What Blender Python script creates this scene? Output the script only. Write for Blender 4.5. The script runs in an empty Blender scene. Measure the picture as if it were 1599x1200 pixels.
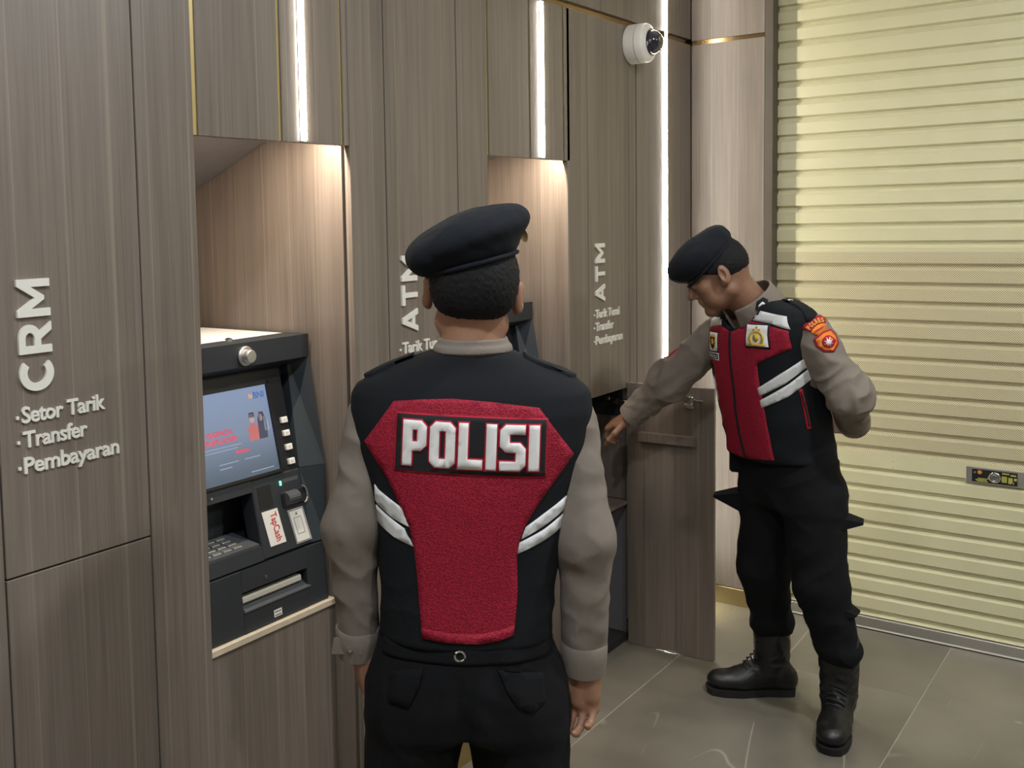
import bpy, bmesh, math, random
import numpy as np
from mathutils import Vector, Matrix
from mathutils.bvhtree import BVHTree
from mathutils.geometry import delaunay_2d_cdt

random.seed(7)
rng = np.random.default_rng(7)
sc = bpy.context.scene
col = sc.collection

# ------------------------------------------------------------------ camera
CAM_H = 1.65
FPX, PPX, PPY = 1615.4, 613.2, 470.0
yaw, pit, rol = math.radians(38.493), math.radians(4.307), math.radians(1.2643)
v_ = Vector((math.cos(yaw) * math.cos(pit), math.sin(yaw) * math.cos(pit), -math.sin(pit)))
r_ = Vector((math.sin(yaw), -math.cos(yaw), 0))
d_ = v_.cross(r_)
cr, srl = math.cos(rol), math.sin(rol)
R_ = cr * r_ + srl * d_
D_ = -srl * r_ + cr * d_
cd = bpy.data.cameras.new('camera')
cam = bpy.data.objects.new('camera', cd)
col.objects.link(cam)
m3 = Matrix((R_, -D_, -v_)).transposed()
cam.matrix_world = Matrix.Translation((0, 0, CAM_H)) @ m3.to_4x4()
cd.sensor_width = 36
cd.sensor_fit = 'HORIZONTAL'
cd.lens = FPX / 1599 * 36
cd.shift_x = (799.5 - PPX) / 1599
cd.shift_y = (PPY - 600) / 1599
cd.clip_start = 0.02
sc.camera = cam

# ------------------------------------------------------------------ light, exposure
sc.view_settings.view_transform = 'Standard'
sc.view_settings.look = 'None'
sc.view_settings.gamma = 1
sc.view_settings.use_curve_mapping = False
sc.view_settings.exposure = 0.12
w = bpy.data.worlds.new('night')
sc.world = w
w.use_nodes = True
w.node_tree.nodes['Background'].inputs[0].default_value = (0.6, 0.7, 0.85, 1)
w.node_tree.nodes['Background'].inputs[1].default_value = 0.02
LED_POWER = 70.0
CEIL_Z = 3.05
NICHE_W = 7.5               # strips behind the top edge of each niche
FILL_BARS = [1.45, 0.62, -0.35, -1.3]      # added fill bars, unseen on the entrance wall behind the camera (y)
BAR_W = 5.5
DOWNLIGHTS = [  # x, y, watts, colour, whereabouts
    (0.45, 0.55, 31, (0.86, 0.93, 1.0), 'above the leftmost lettering'),
    (2.5, 0.05, 31, (0.97, 0.98, 1.0), 'above the space between the two officers'),
    (0.6, -1.5, 31, (0.97, 0.98, 1.0), 'behind the camera by the white wall'),
    (3.2, -1.6, 31, (0.97, 0.98, 1.0), 'in front of the shutter by the white wall'),
]


# ------------------------------------------------------------------ object helpers
def link(o, parent=None):
    col.objects.link(o)
    if parent is not None:
        o.parent = parent
    return o


def tag(o, label=None, cat=None, group=None, kind=None):
    if label: o['label'] = label
    if cat: o['category'] = cat
    if group: o['group'] = group
    if kind: o['kind'] = kind
    return o


def empty(name, loc=(0, 0, 0), rz=0.0):
    o = bpy.data.objects.new(name, None)
    o.location = loc
    o.rotation_euler = (0, 0, rz)
    o.empty_display_size = 0.1
    return link(o)


def mesh_obj(name, V, F, mat, parent=None, smooth=False, mats=None, midx=None):
    me = bpy.data.meshes.new(name)
    me.from_pydata([tuple(map(float, p)) for p in V], [], [tuple(map(int, f)) for f in F])
    for m in (mats or [mat]):
        me.materials.append(m)
    if smooth:
        me.polygons.foreach_set('use_smooth', [True] * len(me.polygons))
    if midx is not None:
        me.polygons.foreach_set('material_index', [int(i) for i in midx])
    me.update()
    return link(bpy.data.objects.new(name, me), parent)


def np_mesh(name, V, Q, mats, parent=None, midx=None):
    """numpy quads -> smooth mesh object"""
    me = bpy.data.meshes.new(name)
    me.vertices.add(len(V)); me.loops.add(len(Q) * 4); me.polygons.add(len(Q))
    me.vertices.foreach_set('co', np.asarray(V, np.float32).ravel())
    me.loops.foreach_set('vertex_index', np.asarray(Q, np.int32).ravel())
    me.polygons.foreach_set('loop_start', np.arange(0, len(Q) * 4, 4, dtype=np.int32))
    for m in mats: me.materials.append(m)
    if midx is not None: me.polygons.foreach_set('material_index', np.asarray(midx, np.int32))
    me.polygons.foreach_set('use_smooth', np.ones(len(Q), bool))
    me.update(calc_edges=True)
    me.validate()
    return link(bpy.data.objects.new(name, me), parent)


class MB:
    """collects shapes into ONE mesh"""
    def __init__(s): s.bm = bmesh.new()

    def box(s, lo, hi, bev=0.0, M=None):
        lo, hi = Vector(lo), Vector(hi)
        vs = [s.bm.verts.new((x, y, z)) for x in (lo.x, hi.x) for y in (lo.y, hi.y) for z in (lo.z, hi.z)]
        fs = [(0, 1, 3, 2), (4, 6, 7, 5), (0, 4, 5, 1), (2, 3, 7, 6), (0, 2, 6, 4), (1, 5, 7, 3)]
        faces = [s.bm.faces.new([vs[i] for i in f]) for f in fs]
        out = vs
        if bev > 0:
            es = list({e for f in faces for e in f.edges})
            r = bmesh.ops.bevel(s.bm, geom=es, offset=bev, segments=1, affect='EDGES', profile=0.5)
            out = list({v for v in r['verts']} | {v for v in vs if v.is_valid})
        if M is not None:
            for v in out: v.co = M @ v.co
        return s

    def hexa(s, pts):
        vs = [s.bm.verts.new(p) for p in pts]  # 4 bottom ring then 4 top ring
        for f in ((3, 2, 1, 0), (4, 5, 6, 7), (0, 1, 5, 4), (1, 2, 6, 5), (2, 3, 7, 6), (3, 0, 4, 7)):
            s.bm.faces.new([vs[i] for i in f])
        return s

    def lathe(s, prof, M, seg=24, caps=True):
        """prof: (radius, height) list along local z"""
        rings = []
        for r, h in prof:
            rings.append([s.bm.verts.new(M @ Vector((r * math.cos(2 * math.pi * i / seg), r * math.sin(2 * math.pi * i / seg), h))) for i in range(seg)])
        for a, b in zip(rings, rings[1:]):
            for i in range(seg):
                j = (i + 1) % seg
                s.bm.faces.new((a[i], a[j], b[j], b[i]))
        if caps:
            s.bm.faces.new(rings[0][::-1]); s.bm.faces.new(rings[-1])
        return s

    def tube(s, pts, r, seg=8):
        pts = [Vector(p) for p in pts]
        rings = []
        up = Vector((0, 0, 1))
        for i, p in enumerate(pts):
            t = (pts[min(i + 1, len(pts) - 1)] - pts[max(i - 1, 0)]).normalized()
            a = t.cross(up) if abs(t.dot(up)) < 0.95 else t.cross(Vector((1, 0, 0)))
            a.normalize(); b = t.cross(a)
            rr = r[i] if isinstance(r, (list, tuple)) else r
            rings.append([s.bm.verts.new(p + rr * (math.cos(2 * math.pi * k / seg) * a + math.sin(2 * math.pi * k / seg) * b)) for k in range(seg)])
        for a, b in zip(rings, rings[1:]):
            for k in range(seg):
                j = (k + 1) % seg
                s.bm.faces.new((a[k], a[j], b[j], b[k]))
        s.bm.faces.new(rings[0][::-1]); s.bm.faces.new(rings[-1])
        return s

    def prism(s, poly, M, h):
        """polygon (2D) extruded h along local z of M"""
        a = [s.bm.verts.new(M @ Vector((x, y, 0))) for x, y in poly]
        b = [s.bm.verts.new(M @ Vector((x, y, h))) for x, y in poly]
        s.bm.faces.new(b); s.bm.faces.new(a[::-1])
        n = len(poly)
        for i in range(n):
            s.bm.faces.new((a[i], a[(i + 1) % n], b[(i + 1) % n], b[i]))
        return s

    def build(s, name, mat, parent=None, smooth=False, inv=None):
        bmesh.ops.recalc_face_normals(s.bm, faces=s.bm.faces)
        me = bpy.data.meshes.new(name)
        s.bm.to_mesh(me); s.bm.free()
        me.materials.append(mat)
        if smooth:
            me.polygons.foreach_set('use_smooth', [True] * len(me.polygons))
            me.set_sharp_from_angle(angle=math.radians(40))
        if inv is not None: me.transform(inv)
        return link(bpy.data.objects.new(name, me), parent)


def frame(o, u, v):
    u, v = Vector(u).normalized(), Vector(v).normalized()
    w = u.cross(v).normalized(); v = w.cross(u)
    M = Matrix((u, v, w)).transposed().to_4x4()
    M.translation = Vector(o)
    return M


def text_mesh(s, size, bold=0.0, align='LEFT', spacing=1.0, depth=0.0):
    cu = bpy.data.curves.new('txt', 'FONT')
    cu.body = s; cu.size = size; cu.offset = bold; cu.align_x = align; cu.space_character = spacing
    cu.extrude = depth; cu.resolution_u = 3
    o = bpy.data.objects.new('txt', cu)
    col.objects.link(o)
    dg = bpy.context.evaluated_depsgraph_get(); dg.update()
    me = bpy.data.meshes.new_from_object(o.evaluated_get(dg))
    bpy.data.objects.remove(o); bpy.data.curves.remove(cu)
    return me


def fit_text(s, x0, x1, y0, y1, bold=0.0, depth=0.0, spacing=1.0):
    """text mesh fitted into the rectangle x0..x1, y0..y1 (cap height)"""
    me = text_mesh(s, 1.0, bold, depth=0, spacing=spacing)
    n = len(me.vertices); c = np.zeros(n * 3, np.float32)
    me.vertices.foreach_get('co', c); c = c.reshape(-1, 3)
    capm = text_mesh('H', 1.0, bold)
    cc = np.zeros(len(capm.vertices) * 3, np.float32); capm.vertices.foreach_get('co', cc); cc = cc.reshape(-1, 3)
    b0, b1 = cc[:, 1].min(), cc[:, 1].max()
    bpy.data.meshes.remove(capm)
    c[:, 0] = x0 + (c[:, 0] - c[:, 0].min()) / max(1e-6, np.ptp(c[:, 0])) * (x1 - x0)
    c[:, 1] = y0 + (c[:, 1] - b0) / (b1 - b0) * (y1 - y0)
    me.vertices.foreach_set('co', c.ravel())
    if depth:
        bm = bmesh.new(); bm.from_mesh(me)
        bmesh.ops.remove_doubles(bm, verts=bm.verts, dist=1e-6)
        r = bmesh.ops.extrude_face_region(bm, geom=list(bm.faces))
        for v in r['geom']:
            if isinstance(v, bmesh.types.BMVert): v.co.z += depth
        bmesh.ops.recalc_face_normals(bm, faces=bm.faces)
        bm.to_mesh(me); bm.free()
    me.polygons.foreach_set('use_smooth', [False] * len(me.polygons))
    me.update()
    return me


def text_obj(name, s, M, rect, mat, parent=None, bold=0.0, depth=0.0, spacing=1.0):
    me = fit_text(s, *rect, bold=bold, depth=depth, spacing=spacing)
    me.transform(M)
    me.materials.append(mat)
    return link(bpy.data.objects.new(name, me), parent)


# ------------------------------------------------------------------ materials
def new_mat(name):
    m = bpy.data.materials.new(name)
    m.use_nodes = True
    nt = m.node_tree
    return m, nt, nt.nodes['Principled BSDF']


def N(nt, typ, **kw):
    n = nt.nodes.new(typ)
    for k, v in kw.items(): setattr(n, k, v)
    return n


def plain(name, c, rough=0.5, metal=0.0, bump=0.0, scale=200.0, var=0.0, coat=0.0, spec=0.5, stretch=None):
    m, nt, b = new_mat(name)
    b.inputs['Base Color'].default_value = (*c, 1)
    b.inputs['Roughness'].default_value = rough
    b.inputs['Metallic'].default_value = metal
    b.inputs['Specular IOR Level'].default_value = spec
    b.inputs['Coat Weight'].default_value = coat
    if bump or var:
        tc = N(nt, 'ShaderNodeTexCoord')
        no = N(nt, 'ShaderNodeTexNoise'); no.inputs['Scale'].default_value = scale; no.inputs['Detail'].default_value = 3
        src = tc.outputs['Object']
        if stretch:
            mp = N(nt, 'ShaderNodeMapping'); mp.inputs['Scale'].default_value = stretch
            nt.links.new(src, mp.inputs['Vector']); src = mp.outputs['Vector']
        nt.links.new(src, no.inputs['Vector'])
        if bump:
            bp = N(nt, 'ShaderNodeBump'); bp.inputs['Strength'].default_value = bump; bp.inputs['Distance'].default_value = 0.002
            nt.links.new(no.outputs['Fac'], bp.inputs['Height']); nt.links.new(bp.outputs['Normal'], b.inputs['Normal'])
        if var:
            mr = N(nt, 'ShaderNodeMapRange'); mr.inputs['From Min'].default_value = 0.3; mr.inputs['From Max'].default_value = 0.7
            mr.inputs['To Min'].default_value = 1 - var; mr.inputs['To Max'].default_value = 1 + var
            nt.links.new(no.outputs['Fac'], mr.inputs['Value'])
            mx = N(nt, 'ShaderNodeMix', data_type='RGBA', blend_type='MULTIPLY'); mx.inputs[0].default_value = 1
            mx.inputs[6].default_value = (*c, 1)
            nt.links.new(mr.outputs['Result'], mx.inputs[7]); nt.links.new(mx.outputs[2], b.inputs['Base Color'])
    return m


def emis(name, c, s):
    m, nt, b = new_mat(name)
    b.inputs['Base Color'].default_value = (*c, 1)
    b.inputs['Emission Color'].default_value = (*c, 1)
    b.inputs['Emission Strength'].default_value = s
    return m


def wood(name, base, light, dark, rough=0.42, plank=0.105):
    """vertical-grain laminate: fine fibres, wide tonal planks and pale pinstripes; the same on every wall"""
    m, nt, b = new_mat(name)
    L = nt.links.new
    geo = N(nt, 'ShaderNodeNewGeometry')
    sp = N(nt, 'ShaderNodeSeparateXYZ'); L(geo.outputs['Position'], sp.inputs[0])
    u = N(nt, 'ShaderNodeMath', operation='SUBTRACT'); L(sp.outputs['X'], u.inputs[0]); L(sp.outputs['Y'], u.inputs[1])
    def noise(su, sv, det=4, dist=0.0, off=0.0):
        a = N(nt, 'ShaderNodeMath', operation='MULTIPLY'); a.inputs[1].default_value = su; L(u.outputs[0], a.inputs[0])
        c = N(nt, 'ShaderNodeMath', operation='MULTIPLY_ADD'); c.inputs[1].default_value = sv; c.inputs[2].default_value = off; L(sp.outputs['Z'], c.inputs[0])
        cb = N(nt, 'ShaderNodeCombineXYZ'); L(a.outputs[0], cb.inputs[0]); L(c.outputs[0], cb.inputs[1])
        n = N(nt, 'ShaderNodeTexNoise'); n.inputs['Scale'].default_value = 1; n.inputs['Detail'].default_value = det
        n.inputs['Distortion'].default_value = dist
        L(cb.outputs[0], n.inputs['Vector'])
        return n.outputs['Fac']
    fine = noise(210, 3.0, 3)
    mid = noise(38, 1.1, 4, 0.6, 5.0)
    # plank index and pinstripe, wandering a little
    pw = N(nt, 'ShaderNodeMath', operation='MULTIPLY'); pw.inputs[1].default_value = 1 / plank; L(u.outputs[0], pw.inputs[0])
    wob = N(nt, 'ShaderNodeMath', operation='MULTIPLY_ADD'); wob.inputs[1].default_value = 0.8; L(noise(0.9 / plank, 0.05, 1, 0, 9.0), wob.inputs[0]); L(pw.outputs[0], wob.inputs[2])
    fl = N(nt, 'ShaderNodeMath', operation='FLOOR'); L(wob.outputs[0], fl.inputs[0])
    fr = N(nt, 'ShaderNodeMath', operation='FRACT'); L(wob.outputs[0], fr.inputs[0])
    wn = N(nt, 'ShaderNodeTexWhiteNoise', noise_dimensions='1D'); L(fl.outputs[0], wn.inputs['W'])
    pin = N(nt, 'ShaderNodeMath', operation='LESS_THAN'); pin.inputs[1].default_value = 0.028; L(fr.outputs[0], pin.inputs[0])
    a1 = N(nt, 'ShaderNodeMath', operation='MULTIPLY_ADD'); a1.inputs[1].default_value = 0.55; L(fine, a1.inputs[0])
    a2 = N(nt, 'ShaderNodeMath', operation='MULTIPLY_ADD'); a2.inputs[1].default_value = 0.5; a2.inputs[2].default_value = -0.03; L(mid, a2.inputs[0])
    L(a2.outputs[0], a1.inputs[2])
    a3 = N(nt, 'ShaderNodeMath', operation='MULTIPLY_ADD'); a3.inputs[1].default_value = 0.16; L(wn.outputs['Value'], a3.inputs[0]); L(a1.outputs[0], a3.inputs[2])
    rp = N(nt, 'ShaderNodeValToRGB')
    rp.color_ramp.elements[0].position = 0.22; rp.color_ramp.elements[0].color = (*dark, 1)
    rp.color_ramp.elements[1].position = 0.95; rp.color_ramp.elements[1].color = (*light, 1)
    e = rp.color_ramp.elements.new(0.55); e.color = (*base, 1)
    L(a3.outputs[0], rp.inputs[0])
    mx = N(nt, 'ShaderNodeMix', data_type='RGBA'); mx.inputs[7].default_value = (light[0] * 1.25, light[1] * 1.25, light[2] * 1.2, 1)
    pf = N(nt, 'ShaderNodeMath', operation='MULTIPLY'); pf.inputs[1].default_value = 0.40; L(pin.outputs[0], pf.inputs[0])
    L(pf.outputs[0], mx.inputs[0]); L(rp.outputs[0], mx.inputs[6])
    L(mx.outputs[2], b.inputs['Base Color'])
    bp = N(nt, 'ShaderNodeBump'); bp.inputs['Strength'].default_value = 0.12; bp.inputs['Distance'].default_value = 0.001
    L(fine, bp.inputs['Height']); L(bp.outputs['Normal'], b.inputs['Normal'])
    b.inputs['Roughness'].default_value = rough
    return m


def marble_tile(name):
    m, nt, b = new_mat(name)
    L = nt.links.new
    geo = N(nt, 'ShaderNodeNewGeometry'); oi = N(nt, 'ShaderNodeObjectInfo')
    ad = N(nt, 'ShaderNodeVectorMath', operation='MULTIPLY_ADD'); ad.inputs[1].default_value = (13, 17, 5)
    L(oi.outputs['Random'], ad.inputs[0]); L(geo.outputs['Position'], ad.inputs[2])
    n1 = N(nt, 'ShaderNodeTexNoise'); n1.inputs['Scale'].default_value = 2.2; n1.inputs['Detail'].default_value = 6; L(ad.outputs[0], n1.inputs['Vector'])
    rp = N(nt, 'ShaderNodeValToRGB')
    rp.color_ramp.elements[0].position = 0.3; rp.color_ramp.elements[0].color = (0.125, 0.113, 0.088, 1)
    rp.color_ramp.elements[1].position = 0.7; rp.color_ramp.elements[1].color = (0.235, 0.213, 0.168, 1)
    L(n1.outputs['Fac'], rp.inputs[0])
    # veins: thin ridges where warped noise crosses one half
    def vein(scale, width, warp, gate):
        w1 = N(nt, 'ShaderNodeTexNoise'); w1.inputs['Scale'].default_value = scale; w1.inputs['Detail'].default_value = 1.2; w1.inputs['Distortion'].default_value = warp
        mp = N(nt, 'ShaderNodeMapping'); mp.inputs['Rotation'].default_value = (0, 0, 0.6); mp.inputs['Scale'].default_value = (0.35, 1.5, 1)
        L(ad.outputs[0], mp.inputs[0]); L(mp.outputs[0], w1.inputs['Vector'])
        s = N(nt, 'ShaderNodeMath', operation='SUBTRACT'); s.inputs[1].default_value = 0.5; L(w1.outputs['Fac'], s.inputs[0])
        a = N(nt, 'ShaderNodeMath', operation='ABSOLUTE'); L(s.outputs[0], a.inputs[0])
        mr = N(nt, 'ShaderNodeMapRange'); mr.inputs['From Min'].default_value = 0; mr.inputs['From Max'].default_value = width
        mr.inputs['To Min'].default_value = 1; mr.inputs['To Max'].default_value = 0; L(a.outputs[0], mr.inputs[0])
        g = N(nt, 'ShaderNodeTexNoise'); g.inputs['Scale'].default_value = 3.1; L(ad.outputs[0], g.inputs['Vector'])
        gm = N(nt, 'ShaderNodeMapRange'); gm.inputs['From Min'].default_value = gate; gm.inputs['From Max'].default_value = gate + 0.12; L(g.outputs['Fac'], gm.inputs[0])
        p = N(nt, 'ShaderNodeMath', operation='MULTIPLY'); L(mr.outputs[0], p.inputs[0]); L(gm.outputs[0], p.inputs[1])
        return p.outputs[0]
    v1 = vein(1.0, 0.0034, 0.12, 0.44); v2 = vein(2.3, 0.0036, 0.2, 0.50)
    mxv = N(nt, 'ShaderNodeMath', operation='MAXIMUM'); L(v1, mxv.inputs[0]); L(v2, mxv.inputs[1])
    sc_ = N(nt, 'ShaderNodeMath', operation='MULTIPLY'); sc_.inputs[1].default_value = 0.6; L(mxv.outputs[0], sc_.inputs[0])
    mx = N(nt, 'ShaderNodeMix', data_type='RGBA'); mx.inputs[7].default_value = (0.5, 0.46, 0.38, 1)
    L(sc_.outputs[0], mx.inputs[0]); L(rp.outputs[0], mx.inputs[6]); L(mx.outputs[2], b.inputs['Base Color'])
    b.inputs['Roughness'].default_value = 0.3
    return m


def fabric(name, c, rough=0.85, scale=900.0, bump=0.3, var=0.08, mesh=False, spec=0.25):
    """woven cloth; mesh=True is a coarse knitted air-mesh"""
    m, nt, b = new_mat(name)
    L = nt.links.new
    tc = N(nt, 'ShaderNodeTexCoord')
    if mesh:
        vo = N(nt, 'ShaderNodeTexVoronoi'); vo.inputs['Scale'].default_value = scale
        L(tc.outputs['Object'], vo.inputs['Vector']); hgt = vo.outputs['Distance']
        mr = N(nt, 'ShaderNodeMapRange'); mr.inputs['From Min'].default_value = 0.05; mr.inputs['From Max'].default_value = 0.6
        mr.inputs['To Min'].default_value = 0.45; mr.inputs['To Max'].default_value = 1.2
        L(hgt, mr.inputs[0])
    else:
        no = N(nt, 'ShaderNodeTexNoise'); no.inputs['Scale'].default_value = scale; no.inputs['Detail'].default_value = 2
        L(tc.outputs['Object'], no.inputs['Vector']); hgt = no.outputs['Fac']
        mr = N(nt, 'ShaderNodeMapRange'); mr.inputs['From Min'].default_value = 0.3; mr.inputs['From Max'].default_value = 0.7
        mr.inputs['To Min'].default_value = 1 - var; mr.inputs['To Max'].default_value = 1 + var
        L(hgt, mr.inputs[0])
    mx = N(nt, 'ShaderNodeMix', data_type='RGBA', blend_type='MULTIPLY'); mx.inputs[0].default_value = 1
    mx.inputs[6].default_value = (*c, 1); L(mr.outputs[0], mx.inputs[7]); L(mx.outputs[2], b.inputs['Base Color'])
    bp = N(nt, 'ShaderNodeBump'); bp.inputs['Strength'].default_value = bump; bp.inputs['Distance'].default_value = 0.002
    L(hgt, bp.inputs['Height']); L(bp.outputs['Normal'], b.inputs['Normal'])
    b.inputs['Roughness'].default_value = rough
    b.inputs['Specular IOR Level'].default_value = spec
    b.inputs['Sheen Weight'].default_value = 0.0
    return m


M_ = {}
M_['wood'] = wood('taupe_laminate', (0.178, 0.146, 0.118), (0.262, 0.218, 0.178), (0.108, 0.087, 0.070))
M_['wood_edge'] = plain('cream_edge_band', (0.62, 0.52, 0.38), 0.5, var=0.05, scale=60)
M_['soffit'] = plain('grey_soffit_board', (0.15, 0.142, 0.145), 0.7, var=0.04, scale=30)
M_['dark'] = plain('dark_backing', (0.018, 0.016, 0.015), 0.8, var=0.1, scale=30)
M_['gold'] = plain('brushed_gold_metal', (0.62, 0.50, 0.25), 0.30, 1.0, bump=0.05, scale=80, stretch=(1, 1, 20))
M_['gold_dark'] = plain('dark_gold_channel', (0.30, 0.20, 0.10), 0.22, 1.0, bump=0.03, scale=60, stretch=(1, 1, 20))
M_['led'] = emis('led_diffuser', (1.0, 0.95, 0.84), LED_POWER)
M_['plaster'] = plain('white_plaster', (0.72, 0.70, 0.66), 0.85, bump=0.1, scale=60, var=0.03)
M_['grout'] = plain('grey_grout', (0.36, 0.33, 0.27), 0.8, var=0.1, scale=60)
M_['tile'] = marble_tile('grey_marble_tile')
M_['shutter'] = plain('cream_painted_steel', (0.64, 0.61, 0.39), 0.28, bump=0.02, scale=8, var=0.02)
M_['bronze'] = plain('dark_bronze_channel', (0.10, 0.085, 0.065), 0.45, 0.3, var=0.05, scale=20)
M_['alu'] = plain('brushed_aluminium', (0.55, 0.54, 0.50), 0.38, 0.85, bump=0.05, scale=60, stretch=(1, 1, 14))
M_['white_sign'] = plain('white_acrylic', (0.78, 0.76, 0.68), 0.4, var=0.02, scale=40)
M_['cctv'] = plain('white_plastic', (0.76, 0.74, 0.68), 0.38, var=0.02, scale=50)
M_['chrome'] = plain('polished_chrome', (0.8, 0.8, 0.78), 0.15, 1.0, var=0.02, scale=50)
M_['black'] = plain('black_plastic', (0.012, 0.012, 0.013), 0.4, var=0.1, scale=50)
M_['atm'] = plain('charcoal_painted_housing', (0.021, 0.0255, 0.029), 0.5, bump=0.08, scale=500, var=0.06)
M_['atm_side'] = plain('slate_side_cheek', (0.031, 0.039, 0.045), 0.45, bump=0.06, scale=500, var=0.05)
M_['grey'] = plain('grey_plastic', (0.065, 0.069, 0.073), 0.5, bump=0.05, scale=300, var=0.05)
M_['cream'] = plain('cream_plastic', (0.55, 0.52, 0.42), 0.45, var=0.03, scale=40)
M_['sticker'] = plain('white_sticker', (0.78, 0.75, 0.68), 0.5, var=0.02, scale=40)
M_['red_print'] = plain('red_print', (0.55, 0.03, 0.03), 0.5, var=0.05, scale=60)
M_['ink'] = plain('grey_ink', (0.16, 0.15, 0.13), 0.6, var=0.05, scale=60)
M_['green_led'] = emis('green_indicator', (0.1, 0.9, 0.5), 3.0)


def perforated():
    m, nt, b = new_mat('perforated_cream_steel')
    L = nt.links.new
    geo = N(nt, 'ShaderNodeNewGeometry')
    sp = N(nt, 'ShaderNodeSeparateXYZ'); L(geo.outputs['Position'], sp.inputs[0])
    cb = N(nt, 'ShaderNodeCombineXYZ'); L(sp.outputs['Y'], cb.inputs[0]); L(sp.outputs['Z'], cb.inputs[1])
    rot = N(nt, 'ShaderNodeMapping'); rot.inputs['Rotation'].default_value = (0, 0, math.radians(45)); rot.inputs['Scale'].default_value = (1 / 0.0058,) * 3
    L(cb.outputs[0], rot.inputs[0])
    fr = N(nt, 'ShaderNodeVectorMath', operation='FRACTION'); L(rot.outputs[0], fr.inputs[0])
    sb = N(nt, 'ShaderNodeVectorMath', operation='SUBTRACT'); sb.inputs[1].default_value = (0.5, 0.5, 0); L(fr.outputs[0], sb.inputs[0])
    s2 = N(nt, 'ShaderNodeSeparateXYZ'); L(sb.outputs[0], s2.inputs[0])
    c2 = N(nt, 'ShaderNodeCombineXYZ'); L(s2.outputs[0], c2.inputs[0]); L(s2.outputs[1], c2.inputs[1])
    ln = N(nt, 'ShaderNodeVectorMath', operation='LENGTH'); L(c2.outputs[0], ln.inputs[0])
    lt = N(nt, 'ShaderNodeMath', operation='LESS_THAN'); lt.inputs[1].default_value = 0.27; L(ln.outputs['Value'], lt.inputs[0])
    mx = N(nt, 'ShaderNodeMix', data_type='RGBA'); mx.inputs[6].default_value = (0.66, 0.60, 0.38, 1); mx.inputs[7].default_value = (0.05, 0.045, 0.03, 1)
    L(lt.outputs[0], mx.inputs[0]); L(mx.outputs[2], b.inputs['Base Color'])
    b.inputs['Roughness'].default_value = 0.45
    return m


M_['perf'] = perforated()

# ------------------------------------------------------------------ structure: floor, ceiling, plain walls
X0, X1, Y0, Y1 = -2.0, 5.2, -3.0, 2.6
fl = MB().box((X0, Y0, -0.1), (X1, Y1, -0.0009)).build('floor', M_['grout']); tag(fl, kind='structure')
TW, TL = 1.2, 0.8
tile_me = None
ys = [1.535 - TL * k for k in range(-1, 7)]
xs = [2.55 + TW * k for k in range(-5, 4)]
for yy in ys:
    for xx in xs:
        x0, x1 = max(xx, X0), min(xx + TW, X1); y0, y1 = max(yy - TL, Y0), min(yy, Y1)
        if x1 - x0 < 0.05 or y1 - y0 < 0.05: continue
        g = 0.0016
        full = abs(x1 - x0 - TW) < 1e-6 and abs(y1 - y0 - TL) < 1e-6
        if full and tile_me:
            t = link(bpy.data.objects.new('tile', tile_me), fl)
        else:
            hx, hy = (x1 - x0) / 2 - g, (y1 - y0) / 2 - g
            t = MB().box((-hx, -hy, -0.0009), (hx, hy, 0), 0.0004).build('tile', M_['tile'], fl)
            if full: tile_me = t.data
        t.location = ((x0 + x1) / 2, (y0 + y1) / 2, 0)
ce = MB().box((X0, Y0, CEIL_Z), (X1, Y1, CEIL_Z + 0.1)).build('ceiling', M_['plaster']); tag(ce, kind='structure')
o = MB().box((X0, Y0 - 0.1, 0), (X1, Y0, CEIL_Z)).build('wall_right', M_['wood']); tag(o, kind='structure')
o = MB().box((X0 - 0.1, Y0, 0), (X0, Y1, CEIL_Z)).build('wall_front', M_['wood']); tag(o, kind='structure')

# ------------------------------------------------------------------ left wall: laminate panels in bays of one cash machine each
WY = 1.742          # face of the panels
PT = 0.02           # panel thickness
NZ = 1.849          # top of the niches
GZ0, GZ1 = 2.366, 2.386   # horizontal gold channel
BAY = 1.155
wl = MB()
# carcass behind the panels: a deep backing wall, left and right cheeks come per bay
wl.box((X0, 2.40, 0), (X1, 2.5, CEIL_Z))
wl.box((X0, WY + PT + 0.004, NZ + 0.16), (4.24, WY + PT + 0.02, CEIL_Z))
WL = wl.build('wall_left', M_['dark']); tag(WL, kind='structure')


def panel(x0, x1, z0, z1, y=WY, name='panel', mat='wood', parent=None):
    return MB().box((x0, y, z0), (x1, y + PT, z1), 0.0012).build(name, M_[mat], parent or WL)


def gold_strip(x0, x1, z0, z1):
    return MB().box((x0 - 0.003, WY + 0.004, z0), (x1 + 0.003, WY + 0.010, z1)).build('gold_inlay', M_['gold'], WL)


niches = [0.372 - 0.02, 1.512, 2.672]      # left edge of every niche opening
bays = []
for k, nx in enumerate(niches):
    nr = nx + 0.514 if k else nx + 0.50
    bays.append((nx, nr))
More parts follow.
